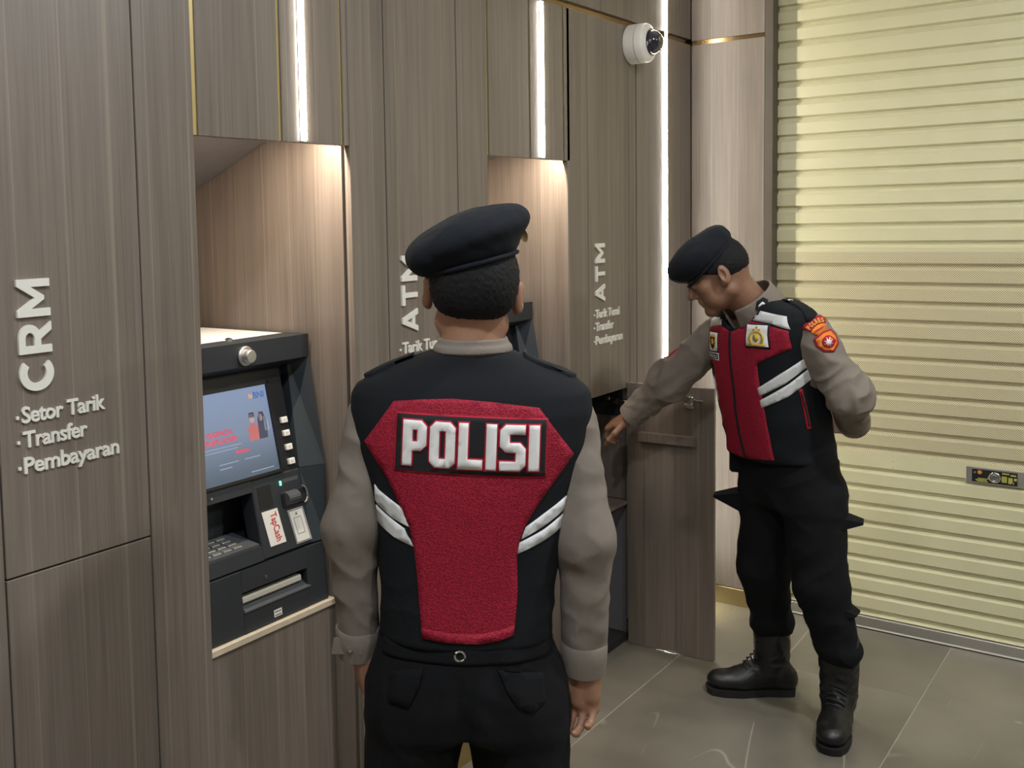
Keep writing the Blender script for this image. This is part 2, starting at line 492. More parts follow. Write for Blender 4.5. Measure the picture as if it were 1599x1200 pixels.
# panels above the niches, with gold inlays between
for k, (nx, nr) in enumerate(bays):
    ww = nr - nx
    c = [nx + 0.012, nx + 0.262, nx + 0.273, nr - 0.0295, nr - 0.0195, nr]
    if k == 2: c = [nx + 0.011, nx + 0.245, nx + 0.256, nr - 0.046, nr - 0.035, nr - 0.0235]
    panel(c[0], c[1], NZ, GZ0 - 0.002)
    panel(c[2], c[3], NZ, GZ0 - 0.002)
    if c[5] - c[4] > 0.004: panel(c[4], nr, NZ, GZ0 - 0.002)
    for a, b in ((nx, c[0]), (c[1], c[2]), (c[3], c[4])): gold_strip(a, b, NZ + 0.002, GZ0 - 0.002)
    # niche carcass
    cheek = MB()
    cheek.box((nr - 0.004, WY + PT + 0.005, 0), (nr + 0.014, 2.40, 1.99)).build('niche_side', M_['wood'], WL)
    MB().box((nx - 0.10, 2.36, 0), (nr - 0.006, 2.398, 2.0)).build('niche_back', M_['wood'], WL)
    MB().box((nx - 0.12, WY + PT + 0.004, 0), (nx - 0.102, 2.36, 1.99)).build('niche_side', M_['wood'], WL)
    x0, x1 = nx - 0.10, nr - 0.006
    MB().hexa([(x0, WY + PT + 0.006, 1.985), (x1, WY + PT + 0.006, 1.985), (x1, 2.355, 1.750), (x0, 2.355, 1.750),
               (x0, WY + PT + 0.006, 2.000), (x1, WY + PT + 0.006, 2.000), (x1, 2.355, 1.765), (x0, 2.355, 1.765)]).build('niche_soffit', M_['soffit'], WL)
    # lower front below the machine, with the cream sill
    panel(nx - 0.09, nr - 0.006, 0.082, 0.632, y=1.832, name='niche_front')
    MB().box((nx - 0.09, 1.824, 0.632), (nr - 0.006, 1.90, 0.648), 0.001).build('sill', M_['wood_edge'], WL)

# text panels: three boards wide, split at z = 1.0 into tall upper boards and cupboard fronts
def board_run(edges, lower=True, skip=None):
    for a, b in zip(edges, edges[1:]):
        if b - a < 0.25 or not lower:          # narrow side boards and the corner board run the full height
            panel(a + 0.002, b - 0.002, 0.082, GZ0 - 0.002); continue
        panel(a + 0.002, b - 0.002, 1.003, GZ0 - 0.002)
        if not (skip and skip(a)):
            panel(a + 0.002, b - 0.002, 0.082, 0.999)
board_run([X0 + 0.02, -1.3, -0.93, -0.28, 0.02, 0.352])
board_run([bays[0][1] + 0.002, 1.017, 1.354, 1.512])
board_run([bays[1][1], 2.174, 2.511, 2.672])
board_run([bays[2][1] - 0.02, 3.316, 3.642, 3.703], skip=lambda a: 3.3 < a < 3.4)
board_run([3.708, 4.235], lower=False)
# top row above the gold channel
tops = [X0 + 0.02, -1.3, -0.93, -0.28, 0.352, 0.872, 1.512, 2.03, 2.672, 3.42, 4.12, 4.235]
for a, b in zip(tops, tops[1:]):
    panel(a + 0.002, b - 0.002, GZ1 + 0.002, CEIL_Z - 0.002)
ch = MB()
ch.box((X0, WY + 0.012, GZ0 - 0.002), (4.235, WY + 0.018, GZ1 + 0.002))
ch.box((X0, WY + 0.002, GZ0 - 0.002), (4.235, WY + 0.012, GZ0 + 0.001)).build('trim_1', M_['gold_dark']); 
tag(bpy.data.objects['trim_1'], kind='structure')
# cabinet opening cheeks and lower dark toe zone
bb = MB()
for a, b in ((X0, 3.316), (3.642, 4.235)): bb.box((a, WY - 0.002, 0), (b, WY + 0.016, 0.078))
o = bb.build('baseboard_left', M_['gold']); tag(o, kind='structure')

# ------------------------------------------------------------------ LED profiles
def led(x, z0, z1, label):
    t = empty('led_strip', (x, WY, z0))
    tag(t, label, 'light')
    MB().box((-0.0105, -0.0022, 0), (0.0097, -0.0002, z1 - z0)).build('housing', M_['alu'], t)
    MB().box((-0.0095, -0.0050, 0.003), (0.0095, -0.0023, z1 - z0 - 0.003), 0.0006).build('diffuser', M_['led'], t)
led(0.698, NZ + 0.003, GZ0 - 0.004, 'glowing white light bar above the niche left of the CRM lettering')
led(1.855, NZ + 0.003, GZ0 - 0.004, 'glowing white light bar above the first cash machine niche')
led(2.998, NZ + 0.003, GZ0 - 0.004, 'glowing white light bar above the second cash machine niche')
led(3.975, 0.10, CEIL_Z - 0.004, 'tallest glowing white light bar, by the corner behind the officer at the cupboard')

for (nx, nr), nm in zip(bays, ('niche left of the CRM lettering', 'first cash machine niche', 'second cash machine niche')):
    xc, wd = (nx + nr) / 2, nr - nx - 0.03
    t = empty('niche_light', (xc, WY + 0.034, 1.908)); tag(t, 'slim light strip hidden behind the top edge of the ' + nm, 'light')
    MB().box((-wd / 2, -0.009, 0.001), (wd / 2, 0.009, 0.012)).build('housing', M_['alu'], t)
    ld = bpy.data.lights.new('niche_strip', 'AREA'); ld.shape = 'RECTANGLE'; ld.size = wd - 0.02; ld.size_y = 0.012; ld.energy = NICHE_W; ld.color = (1.0, 0.86, 0.72)
    lo = bpy.data.objects.new('lamp', ld); link(lo, t); lo.location = (0, 0, -0.001)

# ------------------------------------------------------------------ back wall: panels, gold channel and skirting
BX = 4.235
wb = MB()
wb.box((BX + 0.022, 1.436, 0), (BX + 0.05, 2.4, CEIL_Z))
wb.box((4.45, Y0, 0), (4.55, 1.6, CEIL_Z))
WB = wb.build('wall_back', M_['dark']); tag(WB, kind='structure')
for z0, z1 in ((0.075, GZ0 - 0.004), (GZ1 - 0.006, CEIL_Z - 0.002)):
    MB().box((BX, 1.434, z0), (BX + PT, 1.740, z1), 0.0012).build('panel', M_['wood'], WB)
o = MB().box((BX + 0.006, 1.434, GZ0 - 0.004), (BX + 0.012, 1.738, GZ1 - 0.006)).build('trim_2', M_['gold_dark']); tag(o, kind='structure')
o = MB().box((BX - 0.004, 1.434, 0), (BX + 0.02, 1.736, 0.072), 0.001).build('baseboard_back', M_['gold']); tag(o, kind='structure')

# ------------------------------------------------------------------ roller shutter
SX = 4.295
RS = empty('roller_shutter', (SX, 0, 0))
tag(RS, 'cream steel roller shutter with horizontal ribbed slats and a perforated middle band', 'shutter')
gr = MB()
gr.box((BX - 0.001 - SX, 1.401, 0), (0.05, 1.4335, CEIL_Z - 0.01), 0.001)
gr.build('guide_rail', M_['bronze'], RS)
PITCH = 0.0715
YA, YB = 1.4005, -2.4
z = 0.052
# profile (x outwards negative, z) from the bottom of one slat up
prof = [(-0.0012, 0.0), (-0.0002, 0.0012), (0.0125, 0.0120), (0.0130, 0.0235), (0.0010, 0.0292), (-0.0012, 0.0300), (-0.0012, 0.0690), (-0.0012, 0.0715)]
smeshes = {}
def slat_mesh(mat):
    n = len(prof)
    V = [(x, y, zz) for y in (YA, YB) for x, zz in prof]
    Fc = [(i, i + 1, n + i + 1, n + i) for i in range(n - 1)]
    me = bpy.data.meshes.new('slat'); me.from_pydata(V, [], Fc); me.materials.append(mat)
    # back side so that the sheet has thickness
    bm = bmesh.new(); bm.from_mesh(me)
    bmesh.ops.solidify(bm, geom=list(bm.faces), thickness=0.0012)
    bmesh.ops.recalc_face_normals(bm, faces=bm.faces)
    bm.to_mesh(me); bm.free(); me.update()
    return me
ms = slat_mesh(M_['shutter']); mp = slat_mesh(M_['perf'])
nsl = 0
extra = {10: 0.006, 20: 0.004, 30: 0.016}
lock_z = None
while z < CEIL_Z - 0.08:
    per = 0.70 < z < 1.445
    o = link(bpy.data.objects.new('slat', mp if per else ms), RS)
    o.location = (0, 0, z)
    z += PITCH; nsl += 1
    if nsl in (9, 20, 31):      # sheet joints: a plain flat lap strip
        hh = 0.015
        MB().box((-0.0022, YB, z - 0.001), (0.0, YA, z + hh)).build('lap_strip', M_['shutter'], RS)
        z += hh
bar = MB(); bar.box((-0.016, YB, 0.004), (0.016, YA, 0.05), 0.002)
bar.build('bottom_bar', M_['alu'], RS)
MB().box((-0.017, YB, 0.0), (0.014, YA, 0.0035)).build('bottom_seal', M_['black'], RS)
MB().box((-0.0175, YB, 0.0045), (-0.0155, YA, 0.010)).build('bottom_lip', M_['white_sign'], RS)
for zz in (0.66, 0.686):
    MB().lathe([(0.006, 0), (0.005, 0.003), (0.002, 0.004)], Matrix.Translation((-0.0005, 0.954, zz)) @ Matrix.Rotation(-math.pi / 2, 4, 'Y'), 10).build('rivet', M_['shutter'], RS, True)
# lock plate
MB().box((-0.006, 0.512, 0.640), (0.004, 0.700, 0.700), 0.001).build('lock_frame', M_['alu'], RS)
lp = MB().box((-0.0075, 0.534, 0.646), (-0.0055, 0.680, 0.693)).build('lock_plate', M_['black'], RS)
Mx = Matrix.Rotation(-math.pi / 2, 4, 'Y')
lc = MB().lathe([(0.020, 0), (0.020, 0.004), (0.0165, 0.006), (0.0155, 0.003), (0.012, 0.003), (0.009, 0.0065), (0.003, 0.0065)], Matrix.Translation((-0.0072, 0.606, 0.669)) @ Mx, 24).build('lock_cylinder', M_['chrome'], lp, True)
for yy, zz in ((0.671, 0.681), (0.547, 0.655)):
    MB().lathe([(0.0045, 0), (0.004, 0.003), (0.0015, 0.004)], Matrix.Translation((-0.0073, yy, zz)) @ Mx, 10).build('screw', M_['chrome'], lp, True)
M_['lock_print'] = plain('yellow_print', (0.42, 0.40, 0.08), 0.5, var=0.1, scale=200)
M_['lock_orange'] = plain('orange_print', (0.62, 0.22, 0.04), 0.5, var=0.1, scale=200)
for (a, b, c, d) in ((0.628, 0.664, 0.648, 0.651), (0.632, 0.668, 0.653, 0.656), (0.628, 0.66, 0.658, 0.661), (0.560, 0.583, 0.684, 0.689), (0.538, 0.556, 0.680, 0.686),
                     (0.567, 0.584, 0.654, 0.677), (0.549, 0.563, 0.652, 0.674), (0.536, 0.545, 0.664, 0.674)):
    MB().box((-0.0079, a, c), (-0.0074, b, d)).build('lock_print', M_['lock_print'], lp)
MB().lathe([(0.0075, 0), (0.0075, 0.0006)], Matrix.Translation((-0.0075, 0.655, 0.683)) @ Mx, 16).build('lock_badge', M_['lock_orange'], lp)

# ------------------------------------------------------------------ raised lettering on the boards
def wall_M(x, z): return frame((x, WY - 0.0002, z), (1, 0, 0), (0, 0, 1))
LETTER_D = 0.006
def arc(cx, cy, rx, ry, a0, a1, n=18):
    return [(cx + rx * math.cos(math.radians(a0 + (a1 - a0) * i / n)), cy + ry * math.sin(math.radians(a0 + (a1 - a0) * i / n))) for i in range(n + 1)]
CAPS = {   # bold geometric capitals in a unit box
    'C': [arc(0.55, 0.5, 0.55, 0.52, 47, 313, 28) + arc(0.57, 0.5, 0.32, 0.29, 308, 52, 24)],
    'R': [[(0, 0), (0, 1)] + [(0.5, 1)] + arc(0.5, 0.665, 0.44, 0.335, 90, -62, 14) + [(1.0, 0), (0.73, 0), (0.46, 0.33), (0.25, 0.33), (0.25, 0)],
          [(0.25, 0.53)] + arc(0.48, 0.665, 0.20, 0.135, -90, 90, 10) + [(0.25, 0.80)]],
    'M': [[(0, 0), (0, 1), (0.18, 1), (0.5, 0.47), (0.82, 1), (1, 1), (1, 0), (0.79, 0), (0.79, 0.58), (0.55, 0.18), (0.45, 0.18), (0.21, 0.58), (0.21, 0)]],
    'A': [[(0, 0), (0.385, 1), (0.615, 1), (1, 0), (0.76, 0), (0.685, 0.20), (0.315, 0.20), (0.24, 0)], [(0.385, 0.385), (0.615, 0.385), (0.50, 0.72)]],
    'T': [[(0, 1), (1, 1), (1, 0.80), (0.625, 0.80), (0.625, 0), (0.375, 0), (0.375, 0.80), (0, 0.80)]],
}
def poly_mesh(polys, depth):
    cu = bpy.data.curves.new('glyph', 'CURVE'); cu.dimensions = '2D'; cu.fill_mode = 'BOTH'; cu.extrude = depth / 2
    for pl in polys:
        sp = cu.splines.new('POLY'); sp.points.add(len(pl) - 1); sp.use_cyclic_u = True
        for q, (x, y) in zip(sp.points, pl): q.co = (x, y, 0, 1)
    o = bpy.data.objects.new('glyph', cu); col.objects.link(o)
    dg = bpy.context.evaluated_depsgraph_get(); dg.update()
    me = bpy.data.meshes.new_from_object(o.evaluated_get(dg))
    bpy.data.objects.remove(o); bpy.data.curves.remove(cu)
    me.transform(Matrix.Translation((0, 0, depth / 2)))
    me.polygons.foreach_set('use_smooth', [False] * len(me.polygons)); me.materials.clear()
    return me
def sign(x0, title, lines, label, z0=1.348, z1=1.560, dx=0.07, lz=(1.290, 1.243, 1.194), lw=()):
    t = empty('wall_sign', (x0, WY, 1.2)); tag(t, label, 'sign')
    inv = Matrix.Translation((-x0, -WY, -1.2))
    # title: letters turned a quarter, reading upwards
    wts = {'C': 0.95, 'R': 0.92, 'M': 1.12, 'A': 1.0, 'T': 0.88}
    tot = sum(wts[c] for c in title); gap = 0.011
    unit = ((z1 - z0) - gap * 2) / tot
    zz = z0
    for c in title:
        wd = wts[c] * unit
        M = Matrix.Translation((x0 + dx, WY - 0.0002, zz)) @ frame((0, 0, 0), (0, 0, 1), (-1, 0, 0))
        me = poly_mesh([[(x * wd, y * dx) for x, y in pl] for pl in CAPS[c]], LETTER_D)
        me.transform(inv @ M); me.materials.append(M_['white_sign'])
        link(bpy.data.objects.new('letter', me), t)
        zz += wd + gap
    for s, zb, wdt in zip(lines, lz, lw):
        M = wall_M(x0, zb)
        text_obj('text_line', s, inv @ M, (0, wdt, 0, 0.031), M_['white_sign'], t, bold=0.020, depth=LETTER_D * 0.7, spacing=0.94)
        MB().box((-0.012, -0.0045, 0.009), (-0.006, -0.0002, 0.015), M=Matrix.Translation((0, 0, zb - 1.2))).build('bullet', M_['white_sign'], t)
sign(1.064, 'CRM', ('Setor Tarik', 'Transfer', 'Pembayaran'), 'white raised lettering CRM, Setor Tarik, Transfer, Pembayaran on the leftmost board', lw=(0.186, 0.142, 0.215))
sign(2.226, 'ATM', ('Tarik Tunai', 'Transfer', 'Pembayaran'), 'white raised ATM lettering partly hidden behind the near officer', lw=(0.19, 0.142, 0.215))
sign(3.360, 'ATM', ('Tarik Tunai', 'Transfer', 'Pembayaran'), 'white raised ATM lettering in full view on the board above the open cupboard', lw=(0.19, 0.142, 0.215))

# ------------------------------------------------------------------ security camera
cc = empty('security_camera', (3.662, WY, 2.298)); tag(cc, 'white dome security camera high on the panelled wall beside the tall light bar', 'camera')
Mc = Matrix.Rotation(math.pi / 2, 4, 'X')
MB().lathe([(0.070, 0), (0.073, 0.003), (0.073, 0.042)], Mc, 40).build('base', M_['cctv'], cc, True)
MB().lathe([(0.0725, 0.044), (0.0725, 0.066), (0.068, 0.074), (0.050, 0.084), (0.047, 0.080)], Mc, 40).build('ring', M_['cctv'], cc, True)
dm = plain('tinted_dome', (0.02, 0.022, 0.035), 0.06, 0.0, var=0.02, scale=20, coat=1.0)
MB().lathe([(0.046 * math.cos(a), 0.080 + 0.046 * math.sin(a)) for a in [math.pi / 2 * i / 12 for i in range(12)]] + [(0.0008, 0.126)], Mc, 40).build('dome', dm, cc, True)
MB().lathe([(0.0035, 0), (0.0035, 0.001)], Matrix.Translation((-0.018, -0.060, -0.060)) @ Matrix.Rotation(math.pi, 4, 'X'), 8).build('screw', M_['black'], cc)
MB().lathe([(0.009, 0), (0.009, 0.004), (0.006, 0.005)], Matrix.Translation((-0.012, -0.118, 0.004)) @ Mc @ Matrix.Rotation(0.25, 4, 'Y'), 16).build('lens', M_['chrome'], cc, True)
# cable clips in the channel
# ------------------------------------------------------------------ cupboard below the second ATM board, door standing open
cb = empty('cupboard', (3.48, WY, 0)); tag(cb, 'built-in cupboard with its wood door open below the fully visible ATM lettering', 'cabinet')
ic = Matrix.Translation((-3.48, -WY, 0))
body = MB()
body.box((3.300, WY + PT + 0.002, 0.002), (3.317, 2.15, 1.02))
body.box((3.642, WY + PT + 0.002, 0.560), (3.659, 2.15, 1.02))
body.box((3.300, 2.15, 0.002), (3.66, 2.165, 1.02))
body.box((3.300, WY + PT + 0.002, 1.022), (3.66, 2.165, 1.036))
body.build('body', M_['wood'], cb, inv=ic)
MB().box((3.644, WY + PT + 0.002, 0.002), (3.660, 2.15, 0.556)).build('lower_side', M_['soffit'], cb, inv=ic)
MB().box((3.318, WY + 0.01, 0.545), (3.641, 2.149, 0.558)).build('shelf', M_['wood'], cb, inv=ic)
MB().box((3.318, WY + 0.014, 0.004), (3.641, 2.149, 0.03)).build('floor_board', M_['dark'], cb, inv=ic)
# dark plate standing in for shade in the cupboard's upper part
MB().box((3.636, WY + 0.03, 0.885), (3.6415, 2.12, 1.018)).build('shade_plate', M_['atm'], cb, inv=ic)
hg = MB()
hg.box((3.596, WY - 0.004, 0.935), (3.640, WY + 0.03, 0.955), 0.002)
hg.lathe([(0.012, 0), (0.012, 0.012), (0.008, 0.014)], Matrix.Translation((3.637, WY + 0.05, 0.945)) @ Matrix.Rotation(-math.pi / 2, 4, 'Y'), 14)
hg.lathe([(0.009, 0), (0.009, 0.012), (0.006, 0.014)], Matrix.Translation((3.637, WY + 0.085, 0.955)) @ Matrix.Rotation(-math.pi / 2, 4, 'Y'), 14)
hg.build('hinge', M_['chrome'], cb, True, inv=ic)
# door
DH = (3.605, WY - 0.006); DF = (3.625, 1.404)
du = Vector((DF[0] - DH[0], DF[1] - DH[1], 0)); dl = du.length; du.normalize()
Md = ic @ frame((DH[0], DH[1], 0), du, (0, 0, 1))     # local x along the door, y up, z out of the inside face (towards -x)
door = MB().box((0, 0.006, -0.019), (dl, 1.024, 0), 0.001, M=Md).build('door', M_['wood'], cb)
MB().box((0.051, 0.807, 0.0), (0.266, 0.842, 0.022), 0.001, M=Md).build('rail', M_['wood'], door)
lk = MB()
lk.box((0.225, 0.945, 0), (0.258, 0.99, 0.006), 0.001, M=Md)
for a, b in ((0.229, 0.958), (0.253, 0.960), (0.253, 0.985)):
    lk.lathe([(0.007, 0.004), (0.007, 0.012), (0.004, 0.015)], Md @ Matrix.Translation((a, b, 0)), 14)
lk.tube([Md @ Vector(p) for p in ((0.255, 0.985, 0.006), (0.27, 0.978, 0.006), (0.292, 0.977, 0.003))], 0.0015, 6)
lk.tube([Md @ Vector(p) for p in ((0.290, 0.977, 0.002), (0.290, 0.90, 0.002), (0.290, 0.83, 0.002))], 0.0012, 6)
lk.build('lock', M_['chrome'], door, True)
MB().lathe([(0.013, 0), (0.013, 0.005), (0.006, 0.006), (0.005, 0.002)], Md @ Matrix.Translation((0.030, 0.953, 0)), 18).build('hinge_cup', M_['cctv'], door, True)
MB().box((0.068, 0.985, 0), (0.088, 1.002, 0.005), 0.001, M=Md).build('catch', M_['black'], door)
MB().box((0.155, 0.0065, -0.004), (0.19, 0.012, 0.004), M=Md).build('floor_catch', M_['alu'], door)

# ------------------------------------------------------------------ cash machines
def atm(nx, label, full=True):
    t = empty('cash_machine', (nx + 0.218, 1.836, 0.648)); tag(t, label, 'cash machine')
    dx = nx - 1.512
    inv = Matrix.Translation((-(nx + 0.218), -1.836, -0.648)) @ Matrix.Translation((dx, 0, 0))
    B = lambda name, mb, mat, par=None, sm=False: mb.build(name, M_[mat] if isinstance(mat, str) else mat, par or t, sm, inv)
    XL, XR = 1.455, 2.006
    B('housing', MB().box((XL + 0.004, 1.960, 0.650), (XR - 0.004, 2.30, 1.352), 0.004), 'atm')
    B('top_cover', MB().box((XL + 0.004, 1.905, 1.352), (XR - 0.004, 2.30, 1.359), 0.002), 'sticker')
    B('hood', MB().hexa([(XL, 1.888, 1.300), (XR, 1.888, 1.300), (XR, 1.962, 1.268), (XL, 1.962, 1.268),
                         (XL, 1.885, 1.361), (XR, 1.885, 1.361), (XR, 1.962, 1.361), (XL, 1.962, 1.361)]), 'atm')
    for s in (0, 1):
        xo, xi = (XR, 1.955) if s == 0 else (XL, 1.506)
        B('cheek', MB().hexa([(xo, 1.838, 1.015), (xi, 1.884, 1.010), (xi, 1.962, 1.010), (xo, 1.962, 1.010),
                              (xo, 1.886, 1.300), (xo + (xi - xo) * 0.5, 1.945, 1.300), (xo + (xi - xo) * 0.5, 1.962, 1.300), (xo, 1.962, 1.300)]), 'atm_side')
        B('lower_cheek', MB().hexa([(xo, 1.841, 0.812), (xi, 1.848, 0.812), (xi, 1.93, 0.812), (xo, 1.93, 0.812),
                                    (xo, 1.838, 1.014), (xi, 1.884, 1.009), (xi, 1.962, 1.009), (xo, 1.962, 1.014)]), 'atm_side')
    # tilted screen bezel
    Ms = frame((0, 1.886, 1.006), (1, 0, 0), (0, 0.0535, 0.2455))
    B('bezel', MB().box((1.507, 0.0, -0.03), (1.955, 0.285, -0.004), 0.002, M=Ms), 'black')
    fr = MB()
    fr.box((1.575, 0.006, -0.004), (1.582, 0.244, 0.006), M=Ms); fr.box((1.889, 0.006, -0.004), (1.898, 0.244, 0.006), M=Ms)
    fr.box((1.575, 0.236, -0.004), (1.898, 0.247, 0.006), M=Ms); fr.box((1.575, 0.006, -0.004), (1.898, 0.013, 0.006), M=Ms)
    B('screen_frame', fr, 'black')
    scr = B('screen', MB().box((1.582, 0.013, -0.004), (1.889, 0.236, -0.001), M=Ms), screen_mat)
    if full:
        tx = lambda s, r, m, b=0.0: text_obj('screen_print', s, inv @ Ms @ Matrix.Translation((0, 0, -0.0006)), r, m, scr, bold=b)
        tx('BNI', (1.841, 1.879, 0.204, 0.221), scr_blue, 0.03)
        B('screen_print', MB().prism([(1.826, 0.207), (1.838, 0.207), (1.838, 0.219), (1.832, 0.214), (1.826, 0.221)], Ms @ Matrix.Translation((0, 0, -0.0008)), 0.0003), scr_orange, scr)
        tx('WASPADA', (1.662, 1.752, 0.128, 0.143), scr_red, 0.045)
        tx('PENIPUAN!!!', (1.640, 1.762, 0.109, 0.124), scr_red, 0.045)
        for (zz, xa, xb) in ((0.099, 1.64, 1.775), (0.091, 1.64, 1.76), (0.058, 1.69, 1.755), (0.058, 1.775, 1.83), (0.047, 1.69, 1.73), (0.022, 1.79, 1.87)):
            B('screen_print', MB().box((xa, zz, -0.0009), (xb, zz + 0.0028, -0.0005), M=Ms), scr_grey, scr)
        B('screen_print', MB().prism([(1.752, 0.077), (1.792, 0.077), (1.796, 0.081), (1.792, 0.085), (1.752, 0.085), (1.748, 0.081)], Ms @ Matrix.Translation((0, 0, -0.0008)), 0.0003), scr_red, scr)
        # two advertised customers, flat print on the screen
        def blob(pts, m): B('screen_print', MB().prism(pts, Ms @ Matrix.Translation((0, 0, -0.0008)), 0.0003), m, scr)
        circ = lambda cx, cz, rx, rz, n=14: [(cx + rx * math.cos(2 * math.pi * i / n), cz + rz * math.sin(2 * math.pi * i / n)) for i in range(n)]
        blob([(1.806, 0.100), (1.838, 0.100), (1.840, 0.134), (1.832, 0.142), (1.818, 0.142), (1.804, 0.134)], scr_red2)
        blob(circ(1.823, 0.156, 0.0085, 0.0115), scr_skin); blob([(1.8135, 0.158), (1.833, 0.158), (1.832, 0.171), (1.815, 0.171)], scr_dark)
        blob([(1.838, 0.100), (1.868, 0.100), (1.872, 0.142), (1.864, 0.168), (1.850, 0.169), (1.842, 0.150)], scr_dark)
        blob(circ(1.853, 0.154, 0.0065, 0.010), scr_skin)
        blob([(1.862, 0.118), (1.878, 0.118), (1.878, 0.156), (1.862, 0.156)], scr_grey)
    for s in (0, 1):
        for i, v in enumerate((0.134, 0.099, 0.062, 0.024)):
            cx = 1.934 if s == 0 else 1.536
            b = MB().box((cx - 0.011, v - 0.008, -0.006), (cx + 0.011, v + 0.008, 0.004), 0.0015, M=Ms)
            bo = B('function_button', b, 'sticker')
            B('key_mark', MB().prism([(cx - 0.004, v - 0.003), (cx + 0.004, v), (cx - 0.004, v + 0.003)], Ms @ Matrix.Translation((0, 0, 0.0041)), 0.0004), 'cream', bo)
    # tilted deck with keypad recess
    Mk = frame((0, 1.846, 0.812), (1, 0, 0), (0, 0.040, 0.194))
    dk = MB()
    dk.box((1.780, 0.0, -0.05), (1.957, 0.200, 0), 0.003, M=Mk)
    dk.box((1.504, 0.0, -0.05), (1.52, 0.200, 0), 0.003, M=Mk)
    dk.box((1.518, 0.0, -0.05), (1.781, 0.036, 0), M=Mk)
    dk.box((1.518, 0.172, -0.05), (1.781, 0.200, 0), M=Mk)
    B('deck', dk, 'atm')
    B('recess', MB().box((1.519, 0.03, -0.12), (1.781, 0.176, -0.113), M=Mk), 'black')
    kp = B('keypad', MB().hexa([(1.53, 1.856, 0.846), (1.775, 1.856, 0.846), (1.775, 1.955, 0.852), (1.53, 1.955, 0.852),
                                (1.53, 1.856, 0.853), (1.775, 1.856, 0.853), (1.775, 1.955, 0.866), (1.53, 1.955, 0.866)]), 'grey')
    for r in range(4):
        for c in range(4):
            x = 1.60 + c * 0.034; y = 1.868 + r * 0.021; zz = 0.8545 + r * 0.0027
            B('key', MB().box((x, y, zz), (x + 0.026, y + 0.015, zz + 0.0045), 0.001), 'alu', kp)
    B('recess_knob', MB().lathe([(0.003, 0), (0.003, 0.004)], inv.inverted() @ inv @ frame((1.640, 1.878, 0.995), (1, 0, 0), (0, 0.2, 0.97)), 8), 'chrome')
    B('indicator_light', MB().box((1.876, 0.168, 0), (1.883, 0.180, 0.002), 0.0008, M=Mk), 'green_led')
    B('name_bar', MB().box((1.888, 0.172, -0.001), (1.945, 0.182, 0.0006), M=Mk), 'grey')
    B('sensor_window', MB().box((1.795, 0.122, -0.002), (1.844, 0.180, 0.001), 0.001, M=Mk), 'black')
    rd = B('card_reader', MB().box((1.874, 0.110, 0), (1.962, 0.150, 0.006), 0.003, M=Mk), 'black')
    arc = [(1.882 + 0.0, 0.0)]
    sh = []
    for i in range(9):
        a = math.pi * i / 8
        sh.append((0.114 + 0.018 - 0.018 * math.cos(a), 0.004 + 0.022 * math.sin(a)))
    mm = Mk @ Matrix.Translation((1.880, 0, 0)) @ Matrix(((0, 0, 1, 0), (1, 0, 0, 0), (0, 1, 0, 0), (0, 0, 0, 1)))
    B('reader_hood', MB().prism(sh, mm, 0.042), 'grey', rd)
    B('reader_ring', MB().tube([Mk @ Vector((1.945 + 0.016 * math.cos(a), 0.132 + 0.022 * math.sin(a), 0.01)) for a in [-math.pi / 2 + math.pi * i / 10 for i in range(11)]], 0.002, 6), 'alu', rd)
    tp = B('tap_plate', MB().prism([(1.797, 0.116), (1.853, 0.116), (1.865, 0.026), (1.809, 0.026)], Mk @ Matrix.Translation((0, 0, 0.0004)), 0.001), 'sticker')
    Mt = Mk @ Matrix.Translation((1.836, 0.108, 0.0016)) @ Matrix.Rotation(-math.pi / 2, 4, 'Z') @ Matrix.Rotation(0.11, 4, 'Z')
    text_obj('tap_print', 'TapCash', inv @ Mt, (0.0, 0.074, -0.012, 0.010), M_['red_print'], tp, bold=0.02)
    lb = B('card_label', MB().prism([(1.887, 0.100), (1.943, 0.100), (1.957, 0.010), (1.901, 0.010)], Mk @ Matrix.Translation((0, 0, 0.0004)), 0.001), 'sticker')
    bd = MB()
    def strip(a, b, w=0.0012):
        a, b = Vector(a), Vector(b); d = (b - a).normalized(); n = Vector((-d.y, d.x)) * w
        bd.prism([(a + n)[:], (b + n)[:], (b - n)[:], (a - n)[:]], Mk @ Matrix.Translation((0, 0, 0.0015)), 0.0003)
    q = [(1.8895, 0.0975), (1.9405, 0.0975), (1.9535, 0.0125), (1.9025, 0.0125)]
    for i in range(4): strip(q[i], q[(i + 1) % 4])
    q = [(1.904, 0.077), (1.930, 0.077), (1.937, 0.034), (1.911, 0.034)]
    for i in range(4): strip(q[i], q[(i + 1) % 4], 0.0006)
    bd.prism([(1.912, 0.084), (1.920, 0.084), (1.916, 0.092)], Mk @ Matrix.Translation((0, 0, 0.0015)), 0.0003)
    B('label_print', bd, 'ink', lb)
    # vertical drawer front with the cash slot
    Mw = frame((0, 1.836, 0.650), (1, 0, 0), (0, 0.010, 0.155))
    dr = MB()
    dr.box((1.457, 0.0, -0.06), (1.700, 0.157, 0), 0.002, M=Mw); dr.box((1.930, 0.0, -0.06), (2.005, 0.157, 0), 0.002, M=Mw)
    dr.box((1.699, 0.0, -0.06), (1.931, 0.050, 0), M=Mw); dr.box((1.699, 0.102, -0.06), (1.931, 0.157, 0), M=Mw)
    dr.bm.verts.ensure_lookup_table()
    B('drawer_front', dr, 'atm')
    B('slot_back', MB().box((1.700, 0.048, -0.035), (1.930, 0.104, -0.03), M=Mw), 'black')
    B('slot_lip', MB().hexa([Mw @ Vector(p) for p in ((1.7, 0.050, 0.0), (1.93, 0.050, 0.0), (1.93, 0.050, -0.03), (1.7, 0.050, -0.03), (1.704, 0.054, 0.003), (1.936, 0.054, 0.003), (1.93, 0.074, -0.03), (1.7, 0.074, -0.03))]), 'grey')
